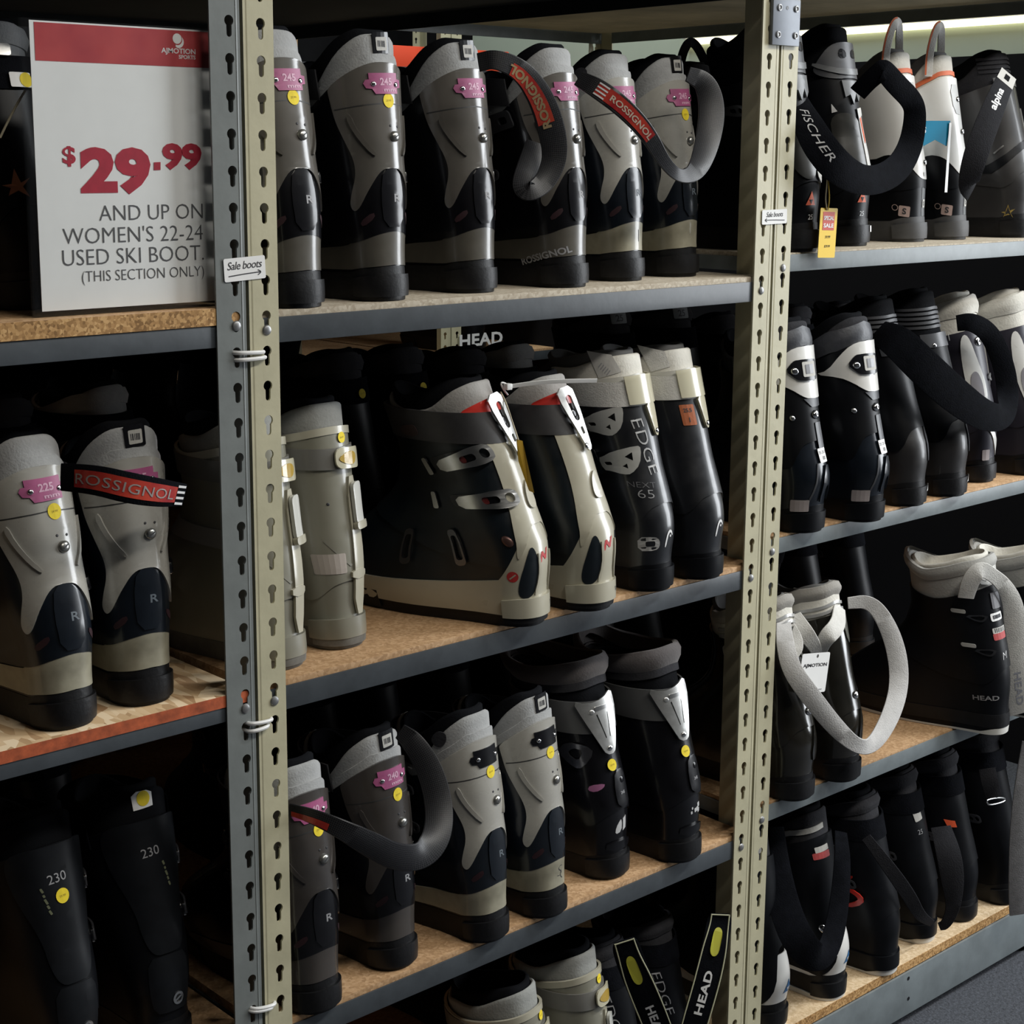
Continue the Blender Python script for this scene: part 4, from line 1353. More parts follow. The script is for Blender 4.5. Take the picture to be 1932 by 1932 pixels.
def salomon_white(label, at, z, rz, k, tagged=False):
    b = Boot('ski_boot', label, lean=16, cuffw=0.95, bulge=0)
    b.body(M('dark_grey_rubber', (0.07, 0.07, 0.072), 0.6, var=0.2), BLACKM, WHITEP, CREAMF, M('grey_inner_fabric', (0.10, 0.10, 0.10), 0.9), seam=100, side=80, top=262, dip=46, rim=296, rdip=66, front=262, tongue=306, liner_off=-2.5,
           cuff_lo=[(-180, 150), (-120, 128), (-100, 126), (-70, 138), (-44, 132), (-24, 112), (-8, 100), (0, 98), (40, 98), (80, 110), (130, 140), (180, 150)])
    b.band('lower_cuff', BLACKM, [(0, 86), (60, 80), (100, 80), (180, 120)], [(0, 104), (40, 130), (80, 140), (180, 150)], 1.4, 2.0, rows=4)
    b.band('orange_trim', M('orange_trim', (0.62, 0.13, 0.04), 0.6), [(q[0], q[1] + 4) for q in b.hi], [(q[0], q[1] + 11) for q in b.hi], -0.4, 3.0, -140, 140, rows=2, cols=40)
    for t_ in (-26, 70):
        pass
    for a0, w_ in ((-38, 0),):
        pts = [Vector(b.S(-46, 262, 4.0)), Vector(b.S(-40, 300, 5.0)), Vector(b.S(-10, 345, -12)), Vector(b.S(30, 350, -14)), Vector(b.S(66, 320, 2)), Vector(b.S(74, 266, 4))]
        R = Ribbon([(p, 0.013, 0) for p in pts], face=Vector((-0.6, -0.8, 0)))
        R.build('pull_loop', WHITEF, b.root, 0.0025)
        R.patch('loop_edge', M('orange_trim', (0.62, 0.13, 0.04), 0.6), 0.002, R.u[-1] * 0.5, 0.22, b.root, 0.0018, 0.0055)
    b.panel('spine_grip', M('grey_print_plate', (0.40, 0.40, 0.39), 0.4), [(-10, 250), (-8, 204), (12, 200), (12, 250)], 3.0, 0.8, 1)
    for h_, m_ in ((226, CHROME), (174, SILVER), (124, CHROME)):
        rv = b.dome('spine_bolt', m_, 6 + (226 - h_) * .06, h_, 4.6, 2.6, 3.0)
        b.shape('bolt_slot', DINK, rrect(5, 1.2, .4, 2), 6 + (226 - h_) * .06, h_, 60, 5.7, 0.2, par=rv)
    b.shape('size_box', M('grey_print_plate', (0.40, 0.40, 0.39), 0.4), rrect(8, 6, .6), 8, 106, 0, 2.6, 0.3)
    SQ = M('pink_grey_print', (0.45, 0.33, 0.30), 0.6)
    e = b.shape('square_emblem', SQ, rrect(17, 17, 2), -52, 48, -8, 1.5, 0.25, step=20)
    b.text('emblem_letter', DINK, 'S', -52, 48, 10, -8, 1.9, 0.03, par=e)
    b.shape('side_ring', SQ, circle(5, 16), -74, 54, 0, 1.5, 0.2, holes=[list(reversed(circle(4, 16)))], step=20)
    e2 = b.shape('spine_emblem', M('grey_white_sticker', (0.5, 0.49, 0.46), 0.7), rrect(9, 13, 1), 10, 60, 0, 0.8, 0.25, step=20)
    b.text('emblem_letter', DINK, 'S', 10, 60, 7, 0, 1.15, 0.03, par=e2)
    b.band('grey_spine', M('mid_grey_plastic', (0.13, 0.135, 0.14), 0.35), [(0, 40), (30, 40)], [(0, 100), (30, 100)], 0.4, 1, 2, 34, rows=6, cols=8)
    return b.place(spot(*at, z, rz, k), rz, k)


def alpina_dark(label, at, z, rz, k):
    G = tube_plastic('dark_grey_plastic', (0.022, 0.021, 0.022), (0.038, 0.036, 0.036), 8, 0.42, 0.25)
    b = Boot('ski_boot', label, lean=30, cuffw=0.9, bulge=3)
    b.body(SOLE, G, G, DGREYF, BLACKF, seam=110, side=80, top=256, dip=30, rim=300, rdip=50, front=270, tongue=312)
    for i in range(4):
        h_ = 270 + i * 7
        b.band('liner_rib', DGREYF, [(0, h_), (60, h_ - 4)], [(0, h_ + 4), (60, h_)], -1.2, 3, -60, 60, rows=2, cols=20)
    b.band('collar_rim', M('mid_grey_plastic', (0.13, 0.135, 0.14), 0.35), [(0, 246), (50, 244)], [(0, 262), (50, 258)], 3.6, 3, -40, 60, rows=3, cols=18)
    b.panel('spine_strip', M('silver_grey_plastic', (0.36, 0.36, 0.35), 0.35), [(2, 120), (8, 170), (12, 210), (26, 210), (24, 170), (18, 120)], 4.0, 2, 1)
    st = [(-11, -3), (-4, -2), (0, 10), (3, -1), (11, 3), (4, -4), (8, -12), (0, -7), (-8, -11), (-5, -5)]
    inn = [(p[0] * .7, p[1] * .7) for p in st]
    b.shape('star_emblem', GOLD, st, -66, 44, 0, 0.4, 0.2, holes=[inn[::-1]], step=30)
    b.panel('ankle_strap', BLACKM, [(-100, 100), (-60, 118), (-20, 140), (10, 150), (10, 160), (-22, 152), (-62, 130), (-100, 114)], 4.0, 2, 1)
    b.shape('wire', SILVER, rrect(22, 2, .8, 2), -62, 142, 35, 6, 1.4)
    b.shape('heel_flash', WINK, rrect(14, 5, 2), 40, 24, 0, 4.5, 0.3)
    return b.place(spot(*at, z, rz, k), rz, k)


def white_band(label, at, z, rz, k):
    b = Boot('ski_boot', label, lean=12, cuffw=0.96, bulge=10)
    b.body(BLACKM, NAVYB, BLACKM, DGREYF, BLACKF, seam=132, side=90, top=262, dip=44, rim=296, rdip=56, front=264, tongue=312, sole_h=30)
    b.band('liner_roll', M('dark_leather', (0.045, 0.047, 0.055), 0.45, var=0.3, vscale=40, bump=0.25, bscale=120), [(0, 262), (60, 246), (110, 220)], [(0, 292), (60, 276), (110, 240)], 0.5, 4, -105, 105, rows=5, flare=[(0, 0), (.5, 3), (1, 0)])
    b.panel('white_band', WHITEP, [(40, 262), (-10, 264), (-30, 258), (-46, 244), (-66, 221), (-84, 214), (-52, 212), (-34, 204), (-18, 194), (-6, 190), (40, 190)], 4.4, 2.4, 1)
    pl = b.shape('badge_plate', BLACK, chaikin([(-26, 0), (-16, 12), (-10, 15), (22, 15), (24, 10), (24, -12), (20, -15), (-8, -15), (-16, -10)], 1), -10, 230, 0, 4.8, 2.4)
    b.dome('badge_screw', CHROME, -10 - 17 / b.arc(4, 230), 229, 5, 2, 7.2, pl, 12)
    b.shape('badge_frame', M('grey_white_sticker', (0.5, 0.49, 0.46), 0.7), rrect(23, 21, 2), -10 + 8 / b.arc(4, 230), 231, 0, 7.2, 0.8, par=pl)
    b.shape('badge_window', M('badge_grey', (0.16, 0.16, 0.17), 0.3), rrect(15, 13, 1), -10 + 8 / b.arc(4, 230), 231, 0, 8.0, 0.3, par=pl)
    b.panel('grey_step', M('charcoal_spoiler', (0.05, 0.052, 0.058), 0.4), [(-16, 190), (30, 190), (30, 178), (-2, 178)], 3.6, 2, 0)
    rv = b.dome('spine_bolt', CHROME, 5, 167, 6.5, 3.5, 3.0)
    b.shape('bolt_hex', DINK, circle(2, 6), 5, 167, 0, 6.4, 0.2, par=rv, step=20)
    b.dome('cuff_rivet', SILVER, -40, 164, 4, 2, 2.3)
    b.shape('spine_plate', M('charcoal_spoiler', (0.05, 0.052, 0.058), 0.4), rrect(14, 36, 1.5), 8, 138, 0, 2.6, 0.8)
    sk = b.shape('size_sticker', WHITE, rrect(18, 20, 1.5), 6, 110, 2, 2.8, 0.3)
    b.text('lettering', DINK, '25 25.5', 6, 114, 4, 2, 3.3, 0, par=sk)
    b.text('lettering', DINK, 'IIII', 8, 106, 5, 2, 3.3, 0, par=sk)
    b.panel('heel_ridge', NAVYB, [(-6, 38), (4, 96), (26, 96), (30, 38), (20, 70), (6, 66)], 3.0, 2.6, 1)
    b.panel('heel_crease', M('charcoal_spoiler', (0.05, 0.052, 0.058), 0.4), [(-34, 46), (-22, 66), (-10, 100), (-6, 100), (-18, 64), (-32, 42)], 1.2, 1.2, 1)
    b.shape('side_sticker', M('dusty_pink_sticker', (0.34, 0.30, 0.30), 0.7), rrect(26, 17, 1.5), -52, 40, 2, 1.0, 0.3)
    b.buckle(78, 186, 34, 14, 0, SILVER, BLACK, 4, 2)
    b.buckle(76, 140, 34, 14, 0, SILVER, BLACK, 4, 2)
    return b.place(spot(*at, z, rz, k), rz, k)


def ribbed_black(label, at, z, rz, k, h=0):
    G = tube_plastic('worn_black_plastic', (0.015, 0.0145, 0.0155), (0.026, 0.024, 0.024), 8, 0.4, 0.25)
    b = Boot('ski_boot', label, lean=36, cuffw=0.92, bulge=6)
    b.body(SOLE, G, BLACKM, BLACKF, BLACKF, seam=124, side=84, top=250, dip=20, rim=318, rdip=40, front=280, tongue=330, sole_h=30)
    for i in range(5):
        h_ = 264 + i * 7
        b.band('liner_rib', M('rib_rubber', (0.035, 0.036, 0.042), 0.5), [(0, h_), (60, h_ - 4)], [(0, h_ + 4.5), (60, h_)], -1.2, 3, -70, 60, rows=2, cols=22)
    b.band('collar_rim', M('charcoal_spoiler', (0.05, 0.052, 0.058), 0.4), [(0, 234), (50, 232)], [(0, 256), (50, 252)], 3.8, 3, -44, 60, rows=3, cols=18)
    b.panel('spine_strip', M('charcoal_spoiler', (0.05, 0.052, 0.058), 0.4), [(10, 70), (9, 122), (26, 122), (28, 70)], 2.0, 1.6, 1)
    b.shape('heel_sticker', M('grey_decal', (0.50, 0.50, 0.50), 0.4), [(-9, -4), (8, -5), (9, 5), (2, 6)], 22, 26, 0, 5.2, 0.2, step=20)
    b.dome('strap_stud', CHROME, -24, 236, 3.6, 2, 3.0)
    b.shape('stud_tab', M('grey_white_sticker', (0.5, 0.49, 0.46), 0.7), rrect(10, 10, 2), 22, 244, 0, 7, 0.6)
    return b.place(spot(*at, z, rz, k), rz, k)


def womens_white(label, at, z, rz, k):
    b = Boot('ski_boot', label, lean=22, cuffw=0.95, bulge=4)
    b.body(SOLE, M('aubergine_black_plastic', (0.022, 0.02, 0.03), 0.4), M('aubergine_black_plastic', (0.022, 0.02, 0.03), 0.4), CREAMF, CREAMF, seam=104, side=80, top=254, dip=26, rim=306, rdip=40, front=270, tongue=330, liner_off=-1.0)
    b.band('liner_roll', CREAMF, [(0, 280), (60, 268), (110, 250)], [(0, 310), (60, 296), (110, 272)], 0.8, 5, -115, 115, rows=5, flare=[(0, 0), (.5, 4), (1, 0)])
    b.panel('white_side', WHITEP, [(-30, 246), (-20, 200), (-8, 160), (-20, 120), (-42, 110), (-52, 150), (-50, 200), (-44, 240)], 4.0, 2, 2)
    b.panel('grey_inset', M('lilac_grey_plastic', (0.24, 0.23, 0.25), 0.4), [(-40, 180), (-26, 186), (-18, 160), (-26, 124), (-40, 120), (-46, 150)], 4.8, 1.2, 2)
    b.panel('white_spine', WHITEP, [(14, 240), (34, 244), (40, 170), (30, 150), (22, 190)], 4.0, 2, 2)
    b.panel('white_heel', WHITEP, [(-36, 92), (-20, 88), (10, 46), (26, 40), (16, 60), (-14, 98)], 1.6, 1.6, 1)
    rv = b.dome('spoiler_bolt', CHROME, -8, 232, 8, 2.4, 2.6)
    b.dome('bolt_core', DINK, -8, 232, 2.4, 0.6, 5.0, rv, 10)
    b.shape('buckle', SILVER, rrect(14, 12, 3), 12, 172, 0, 4, 2, holes=[list(reversed(rrect(8, 5, 1.5)))])
    b.shape('size_sticker', M('dusty_pink_sticker', (0.34, 0.30, 0.30), 0.7), rrect(14, 18, 1.5), -30, 46, 2, 1.0, 0.3)
    return b.place(spot(*at, z, rz, k), rz, k)


def clear_dark(label, at, z, rz, k):
    G = tube_plastic('translucent_brown_plastic', (0.009, 0.0085, 0.0065), (0.022, 0.02, 0.016), 10, 0.16)
    b = Boot('ski_boot', label, lean=24, cuffw=0.88, bulge=6)
    b.body(SOLE, G, G, CREAMF, M('grey_inner_fabric', (0.10, 0.10, 0.10), 0.9), seam=112, side=80, top=256, dip=30, rim=292, rdip=44, front=262, tongue=304, liner_off=-2.0)
    b.band('liner_roll', M('warm_grey_felt', (0.30, 0.285, 0.26), 0.9, bump=0.3, bscale=300), [(0, 284), (60, 272), (110, 248)], [(0, 304), (60, 292), (110, 266)], 0.0, 5, -120, 120, rows=5, flare=[(0, -2), (.5, 4), (1, 0)])
    for i in range(2):
        h_ = 262 + i * 9
        b.band('piping', M('silver_piping', (0.50, 0.50, 0.49), 0.25, metal=0.4), [(0, h_), (60, h_ - 14), (110, h_ - 34)], [(0, h_ + 4.5), (60, h_ - 9.5), (110, h_ - 29)], 1.6 - i, 3, -115, 80, rows=2, cols=30)
    b.panel('top_clamp', M('grey_olive_metal', (0.22, 0.22, 0.19), 0.25, metal=0.6), [(4, 250), (36, 250), (32, 214), (12, 206)], 4.2, 2, 1)
    b.dome('spine_bolt', CHROME, 8, 132, 6, 3, 3)
    b.panel('heel_gloss', G, [(0, 60), (14, 108), (30, 108), (34, 60)], 2.4, 2.4, 1)
    lg = M('light_grey_lever', (0.42, 0.42, 0.40), 0.35, coat=0.3)
    for h_ in (206, 142):
        b.buckle(80, h_, 40, 34, 0, lg, BLACK, 5, 2)
        b.buckle(-94, h_, 40, 30, 0, lg, BLACK, 5, 2)
    return b.place(spot(*at, z, rz, k), rz, k)


def head_black(label, at, z, rz, k, marks=True):
    b = Boot('ski_boot', label, lean=16, cuffw=0.97, bulge=2)
    b.body(M('off_white_rubber', (0.62, 0.61, 0.57), 0.6), BLACKM, BLACKM, M('light_grey_felt', (0.36, 0.355, 0.335), 0.9, var=0.1, vscale=20, bump=0.3, bscale=300), CREAMF, seam=112, side=84, top=248, dip=30, rim=288, rdip=34, front=280, tongue=310, sole_h=2, lug=False, liner_off=-1.0)
    b.band('lower_sole', SOLE, 12, 34, 1.4, 2, rows=2)
    b.band('liner_roll', M('light_grey_felt', (0.36, 0.355, 0.335), 0.9), [(0, 276), (60, 266), (110, 246), (180, 270)], [(0, 296), (60, 286), (110, 264), (180, 290)], 1.0, 5, rows=5, flare=[(0, 0), (.5, 4), (1, 0)])
    t = b.panel('liner_tab', WHITEP, [(-52, 262), (-44, 277), (-10, 284), (28, 283), (30, 262), (0, 256), (-30, 246)], 1.4, 1.2, 1)
    b.text('size_print', DINK, '25', -10, 271, 9, 6, 1.6, 0.0, par=t)
    b.shape('print_box', GINK, rrect(20, 9, 1), -34, 262, -22, 1.5, 0.15, holes=[list(reversed(rrect(18, 7, .6)))], par=t, step=20)
    lg = M('light_grey_lever', (0.42, 0.42, 0.40), 0.35, coat=0.3)
    if marks:
        w_ = b.shape('white_sticker', WHITE, rrect(26, 13, 3), -16, 196, 4, 2.6, 0.3)
        b.shape('sticker_bar', DINK, rrect(18, 6, 1), -16, 196, 4, 3.0, 0.15, par=w_, step=20)
        r_ = b.shape('red_sticker', M('red_sticker', (0.42, 0.06, 0.06), 0.6), rrect(30, 11, 2), -14, 164, 3, 2.6, 0.3)
        w2 = b.shape('barcode_sticker', M('grey_white_sticker', (0.5, 0.49, 0.46), 0.7), rrect(30, 9, 1.5), -14, 174, 3, 2.6, 0.3)
        for i in range(7):
            b.shape('bar', DINK, rrect(1.4, 7, .2, 1), -14 + (-12 + 4 * i) / b.arc(4, 174), 174, 3, 3.0, 0.1, par=w2, step=20)
        b.text('handwritten_mark', WINK, 'M', -12, 132, 11, 10, 2.7, -0.02, shear=0.3)
        b.text('side_lettering', GINK, 'HEAD', -72, 62, 8, 4, 0.6, 0.02, sx=1.5)
        for h_ in (206, 150):
            b.shape('buckle', lg, rrect(22, 6, 2.5), -78, h_, -2, 5, 2)
            b.shape('buckle_wire', M('dark_chrome', (0.12, 0.12, 0.13), 0.2, metal=0.9), chaikin([(-20, 4), (20, 5), (12, -6), (2, -7)], 1), -56, h_ - 10, 0, 4, 1.4, holes=[list(reversed(chaikin([(-12, 2), (14, 3), (9, -4), (2, -4)], 1)))])
        b.shape('spine_tab', M('dim_grey_print', (0.12, 0.12, 0.13), 0.4), rrect(22, 26, 2), -12, 222, 0, 2.6, 0.8)
    return b.place(spot(*at, z, rz, k), rz, k)


def fischer_white(label, at, z, rz, k, eyelet=True):
    b = Boot('ski_boot', label, lean=20, cuffw=0.97, bulge=10)
    b.body(SOLE, WHITEP, BLACKM, DGREYF, BLACKF, seam=104, side=60, top=262, dip=30, rim=296, rdip=40, front=270, tongue=312, sole_h=34,
           cuff_lo=[(-180, 120), (-110, 44), (-60, 40), (-30, 62), (-10, 118), (0, 130), (30, 130), (80, 100), (180, 120)])
    b.band('white_sole_edge', M('off_white_rubber', (0.62, 0.61, 0.57), 0.6), 0, [(0, 6), (90, 7)], 3.4, 4, -150, 60, rows=2)
    tg = b.shape('triangle_emblem', M('blue_print', (0.03, 0.13, 0.30), 0.5), [(-11, -9), (11, -9), (1, 11)], 14, 68, 0, 0.6, 0.2, step=20)
    b.shape('triangle_notch', WHITEP, [(-4, -1.5), (4, -1.5), (0.4, -8)][::-1], 14, 68, 0, 0.85, 0.1, par=tg, step=20)
    if eyelet:
        e = b.dome('eyelet', CHROME, -42, 120, 6.5, 1.6, 2.4)
        b.dome('eyelet_core', DINK, -42, 120, 2.6, 0.5, 4.0, e, 10)
        r_ = b.shape('red_sticker', M('red_sticker', (0.42, 0.06, 0.06), 0.6), rrect(32, 10, 2), -14, 232, 3, 2.8, 0.3)
        b.shape('barcode_sticker', M('grey_white_sticker', (0.5, 0.49, 0.46), 0.7), rrect(26, 9, 1), -12, 242, 6, 2.8, 0.3, par=r_)
        b.panel('white_gap', WHITEP, [(-38, 92), (-22, 100), (-26, 76)], 2.8, 1, 0)
    b.band('liner_trim', M('light_grey_felt', (0.36, 0.355, 0.335), 0.9), [(0, 272), (60, 262), (110, 240)], [(0, 280), (60, 270), (110, 250)], -0.4, 2, -110, 0, rows=2)
    return b.place(spot(*at, z, rz, k), rz, k)


def plain_black(label, at, z, rz, k=1.0, sole_line=True, tab=None, mark=None, h=0, group=None, grey=False, dot=False, num=None, loop=False):
    """plain black boot, optionally with a pale sole line and small stickers"""
    b = Boot('ski_boot', label, lean=26, cuffw=0.95, bulge=5, group=group)
    b.body(M('off_white_rubber', (0.62, 0.61, 0.57), 0.6) if sole_line else SOLE, BLACKM, BLACKM, DGREYF if not grey else GREYF, BLACKF, seam=108, side=78, top=256 + h, dip=26, rim=292 + h, rdip=40, front=268 + h, tongue=308 + h, sole_h=1 if sole_line else 30, lug=not sole_line)
    if sole_line:
        b.band('heel_base', BLACKM, 10, 34, 3.0, 4, -110, 110, rows=3)
    b.band('liner_roll', DGREYF if not grey else GREYF, [(0, 272 + h), (60, 262 + h), (110, 238 + h), (180, 256 + h)], [(0, 292 + h), (60, 284 + h), (110, 260 + h), (180, 276 + h)], 0.0, 4, rows=4, flare=[(0, -1), (.5, 3), (1, 0)])
    if tab:
        b.shape('size_sticker', M('grey_white_sticker', (0.5, 0.49, 0.46), 0.7), rrect(18, 16, 2), tab[0], tab[1], 8, 2.8, 0.3)
        b.text('size_print', GINK, '25', tab[0] - 2, tab[1] - 26, 8, 0, 2.7, 0)
    if dot:
        b.dot(6, 236, 6.5, off=7.0)
    if loop:
        R = Ribbon([(Vector(b.S(t_, h_, o_)), 0.016, 0) for t_, h_, o_ in ((-50, 280, 4), (-40, 312, 2), (-8, 338, -20), (30, 330, -20), (50, 300, -6), (55, 280, 0))], face=Vector((-0.6, -0.8, 0)))
        R.build('pull_loop', BLACKW, b.root, 0.002)
    if num:
        t = b.shape('size_label', M('dull_grey_sticker', (0.17, 0.18, 0.19), 0.6), rrect(30, 18, 2), -10, 282 + h, 0, 3.4, 0.4)
        b.text('size_print', DINK, num, -10, 282 + h, 11, 0, 3.9, 0.02, par=t)
    GM = M('gunmetal', (0.10, 0.10, 0.11), 0.3, metal=0.7)
    b.buckle(-96, 205, 42, 15, 6, GM, BLACK, 5, 0)
    b.buckle(-90, 152, 42, 15, 0, GM, BLACK, 5, 0)
    b.strap('power_strap', BLACKW, 240 + h, 34, 4.0, -180, 180, 4)
    return b.place(spot(*at, z, rz, k), rz, k)


# ------------------------------------------------------------------ the boots, shelf by shelf
Z1, Z2, Z3, Z4 = LV
ZA = ZO - 0.277
# middle bay, upper shelf
r1 = rossi('dark smoky ski boot half hidden by the pale post, magenta 245 plate, upper shelf', 'smoke', PINK, (2, 226), '245', (620, 578), Z1, 2, rz_lean=16)
r2 = rossi('smoky brown ski boot with barcode label and yellow dot, second on the upper shelf', 'smoke', PINK, (2, 226), '245', (778, 565), Z1, 3, label_strip=True, rz_lean=-5)
r3 = rossi('smoky brown ski boot with barcode label but no yellow dot, upper shelf', 'smoke', PINK, None, '245', (945, 550), Z1, 3, label_strip=True)
r4 = rossi('smoky ski boot with a red lettered strap looped over its side, upper shelf', 'smoke', PINK, None, '245', (1117, 540), Z1, 4, brand=True)
r5 = rossi('pale grey ski boot crossed by a red tipped strap, one pen stroke on heel', 'pearl', PINK, (2, 222), '245', (1222, 528), Z1, 4)
stroke5 = r5.shape('pen_mark', DINK, rrect(1.0, 16, .4, 2), 8, 60, 4, 1.7, 0.1, step=20)
r6 = rossi('pale grey ski boot with a black strap looping beside it, last on the upper shelf', 'pearl', PINK, (2, 222), '245', (1324, 520), Z1, 4, label_strip=True)
# straps hanging between them
FOIL = M('pale_foil', (0.60, 0.50, 0.40), 0.3)
R, o = world_strap(r4, 'power_strap', CARBON, [(903, 118, .02, .022), (935, 110, .0, .022), (985, 132, -.01, .026), (1022, 185, -.015, .032), (1043, 250, -.015, .034), (1048, 300, -.015, .030), (1028, 345, -.012, .026), (1000, 364, -.01, .022), (985, 352, .0, .028), (1000, 310, .012, .030), (1012, 270, .02, .026)])
R.patch('printed_end', REDPRINT, R.u[-1] * .14, R.u[-1] * .42, .62, o, .0022, -.004)
R.text('strap_lettering', M('gold_foil', (0.55, 0.40, 0.22), 0.3, metal=0.4), 'ROSSIGNOL', R.u[-1] * .285, .011, o, .0026, 0.04, True, -.004, 1.0, 1.25)
tb = r4.shape('strap_buckle', M('gunmetal', (0.10, 0.10, 0.11), 0.3, metal=0.7), rrect(44, 22, 5), -92, 208, 12, 6, 3, holes=[list(reversed(rrect(14, 9, 3, 3, 8, 0)))])
R, o = world_strap(r6, 'power_strap', CARBON, [(1092, 148, .03, .020), (1130, 168, .0, .026), (1180, 205, -.02, .026), (1225, 255, -.03, .022), (1255, 310, -.03, .016), (1285, 336, -.03, .016), (1315, 325, -.02, .026), (1335, 270, .0, .034), (1345, 205, .01, .036), (1332, 155, .02, .030), (1298, 140, .03, .020)])
R.patch('printed_end', REDPRINT, R.u[-1] * .07, R.u[-1] * .30, .7, o, .0022)
R.text('strap_lettering', M('pale_foil', (0.60, 0.50, 0.40), 0.3), 'ROSSIGNOL', R.u[-1] * .21, .008, o, .0026, 0.02, False, 0, 1.0, 1.3)
for i in range(4):
    R.patch('white_tip', WINK, R.u[-1] * .07, R.u[-1] * .105, .08, o, .0027, -.0075 + .005 * i)
# middle bay, second shelf
b1 = salomon_beige('stone grey ski boot half hidden by the pale post, second shelf', (585, 1250), Z2, 8, dot=False)
b2 = salomon_beige('stone grey ski boot with amber clip and yellow dot beside the pale post', (697, 1212), Z2, 4, sticker=True)
n1 = nordica_beige('beige and navy ski boot with two silver side buckles, toe turned inward', (1037, 1165), Z2, 20, 1.07)
n2 = nordica_beige('beige and navy ski boot between its twin and the lettered black boot', (1163, 1140), Z2, 10, 1.06, side=False)
h1 = head_edge('black ski boot with white strap and EDGE lettering down its side', (1277, 1105), Z2, 6, 1.09)
h2 = head_edge('black ski boot with white strap and orange size sticker, last on the second shelf', (1370, 1083), Z2, 6, 1.09, first=False)
# white cable tie and the yellow tag on the first beige boot
t = thing('cable_tie', 'long white cable tie sticking out from the red topped beige boot', 'cable tie', tuple(PX(985, 728, Y=0.05)))
o0 = t.location.copy()
ZT_ = [PX(x, y, Y=d) - o0 for x, y, d in ((962, 729, .045), (1010, 722, .03), (1060, 719, .015), (1126, 718, .0))]
Rt = Ribbon([(p, 0.0055, 20) for p in ZT_])
Rt.build('tie_band', TIEM, t, 0.0016)
box('tie_head', TIEM, -0.008, 0.001, -0.004, 0.004, -0.004, 0.004, t, 0.001).location = ZT_[0]
tube('tie_loop', TIEM, [PX(x, y, Y=.05) - o0 for x, y in ((962, 730), (952, 722), (944, 722), (950, 735), (958, 745))], 0.0012, t)
tg = thing('hang_tag', 'yellow card tag hanging edge on between the two beige boots', 'tag', tuple(PX(990, 880, Y=0.03)))
o0 = tg.location.copy()
cs = [PX(x, y, Y=d) - o0 for x, y, d in ((974, 828, .01), (986, 832, .005), (1008, 930, -.02), (998, 926, -.01), (978, 870, .005))]
V, F = solid([c + VIEWN * .0006 for c in cs], cs, [list(range(5))[::-1]])
link('card', mesh('card', V, F, False), tg, M('mustard_card', (0.50, 0.30, 0.015), 0.6))
tube('string', M('pale_string', (0.45, 0.40, 0.28), 0.8), [PX(x, y, Y=d) - o0 for x, y, d in ((945, 740, .05), (955, 760, .03), (968, 800, .02), (978, 830, .006))], 0.001, tg)
# middle bay, third shelf
s1 = rossi('dark smoky ski boot half hidden by the pale post, magenta 240 plate, third shelf', 'dark', PINK, (4, 222), '240', (652, 1890), Z3, 4)
s2 = rossi('dark smoky ski boot with a magenta plate and a long carbon strap, third shelf', 'dark', PINK, (4, 222), '240', (795, 1808), Z3, 6, label_strip=True)
s3 = rossi('pale grey ski boot with a black plate, behind the carbon strap, third shelf', 'pearl', BLACK, (2, 224), None, (967, 1757), Z3, 8)
s4 = rossi('pale grey ski boot with a black plate and a pen scrawl on its heel', 'pearl', BLACK, (2, 224), None, (1076, 1712), Z3, 8, label_strip=True)
k_ = s4.arc(4, 60)
for pts in ([(5, 8), (0, 9), (-3, 6), (-1, 3), (3, 1), (4, -3), (0, -5), (-5, -4)], [(3, 2), (1, -2), (2, -7), (6, -10)]):
    P = chaikin(pts, 2, closed=False)
    out = [(p[0] - .5, p[1] - .4) for p in P] + [(p[0] + .5, p[1] + .4) for p in P][::-1]
    s4.shape('pen_mark', DINK, out, 4, 60, 0, 1.7, 0.1, step=30)
R, o = world_strap(s2, 'power_strap', CARBON, [(548, 1527, .02, .014), (590, 1540, -.02, .018), (640, 1562, -.05, .022), (690, 1588, -.06, .030), (745, 1618, -.06, .034), (795, 1618, -.055, .034), (826, 1580, -.05, .034), (830, 1520, -.03, .034), (812, 1452, -.01, .032), (780, 1400, .01, .028), (755, 1380, .03, .02)])
R.patch('printed_end', REDPRINT, R.u[-1] * .01, R.u[-1] * .16, .4, o, .0022, -.004)
k1 = nordica_black('black ski boot with a slotted silver back plate and an open side buckle', (1193, 1640), Z3, 6, 1.06)
k2 = nordica_black('black ski boot with a slotted silver back plate, last on the third shelf', (1328, 1610), Z3, 6, 1.06, first=False)
# near bay, second shelf (flake board)
a1 = rossi('pale grey ski boot with magenta 225 plate at the photo edge, flake board', 'pearl', PINK, (4, 222), '225', (190, 1360), Z2, 4, rz_lean=32)
a2 = rossi('pale grey ski boot with a red lettered strap across its cuff, on the flake board', 'pearl', PINK, None, '225', (333, 1318), Z2, -2, label_strip=True, rz_lean=-4)
R, o = world_strap(a2, 'power_strap', BLACKW, [(116, 900, .03, .028), (180, 905, -.01, .030), (240, 920, -.025, .032), (300, 930, -.025, .030), (346, 934, -.01, .024)])
R.patch('printed_end', REDPRINT, R.u[-1] * .12, R.u[-1] * .9, .62, o, .0023)
R.text('strap_lettering', M('silver_foil', (0.55, 0.5, 0.47), 0.3, metal=0.5), 'ROSSIGNOL', R.u[-1] * .5, .0105, o, .0028, 0.0, False, 0, 1.05, 1.35)
for i in range(4):
    R.patch('white_tip', WINK, R.u[-1] * .9, R.u[-1] * .985, .10, o, .0028, -.009 + .006 * i)
# near bay, third shelf
q1 = black_230('plain black ski boot printed 230 with a round yellow dot, lowest at the photo edge', (200, 2026), Z3, 4)
q2 = black_230('plain black ski boot printed 230 with a yellow topped liner label', (368, 1968), Z3, 0, dot=False, tab=True)
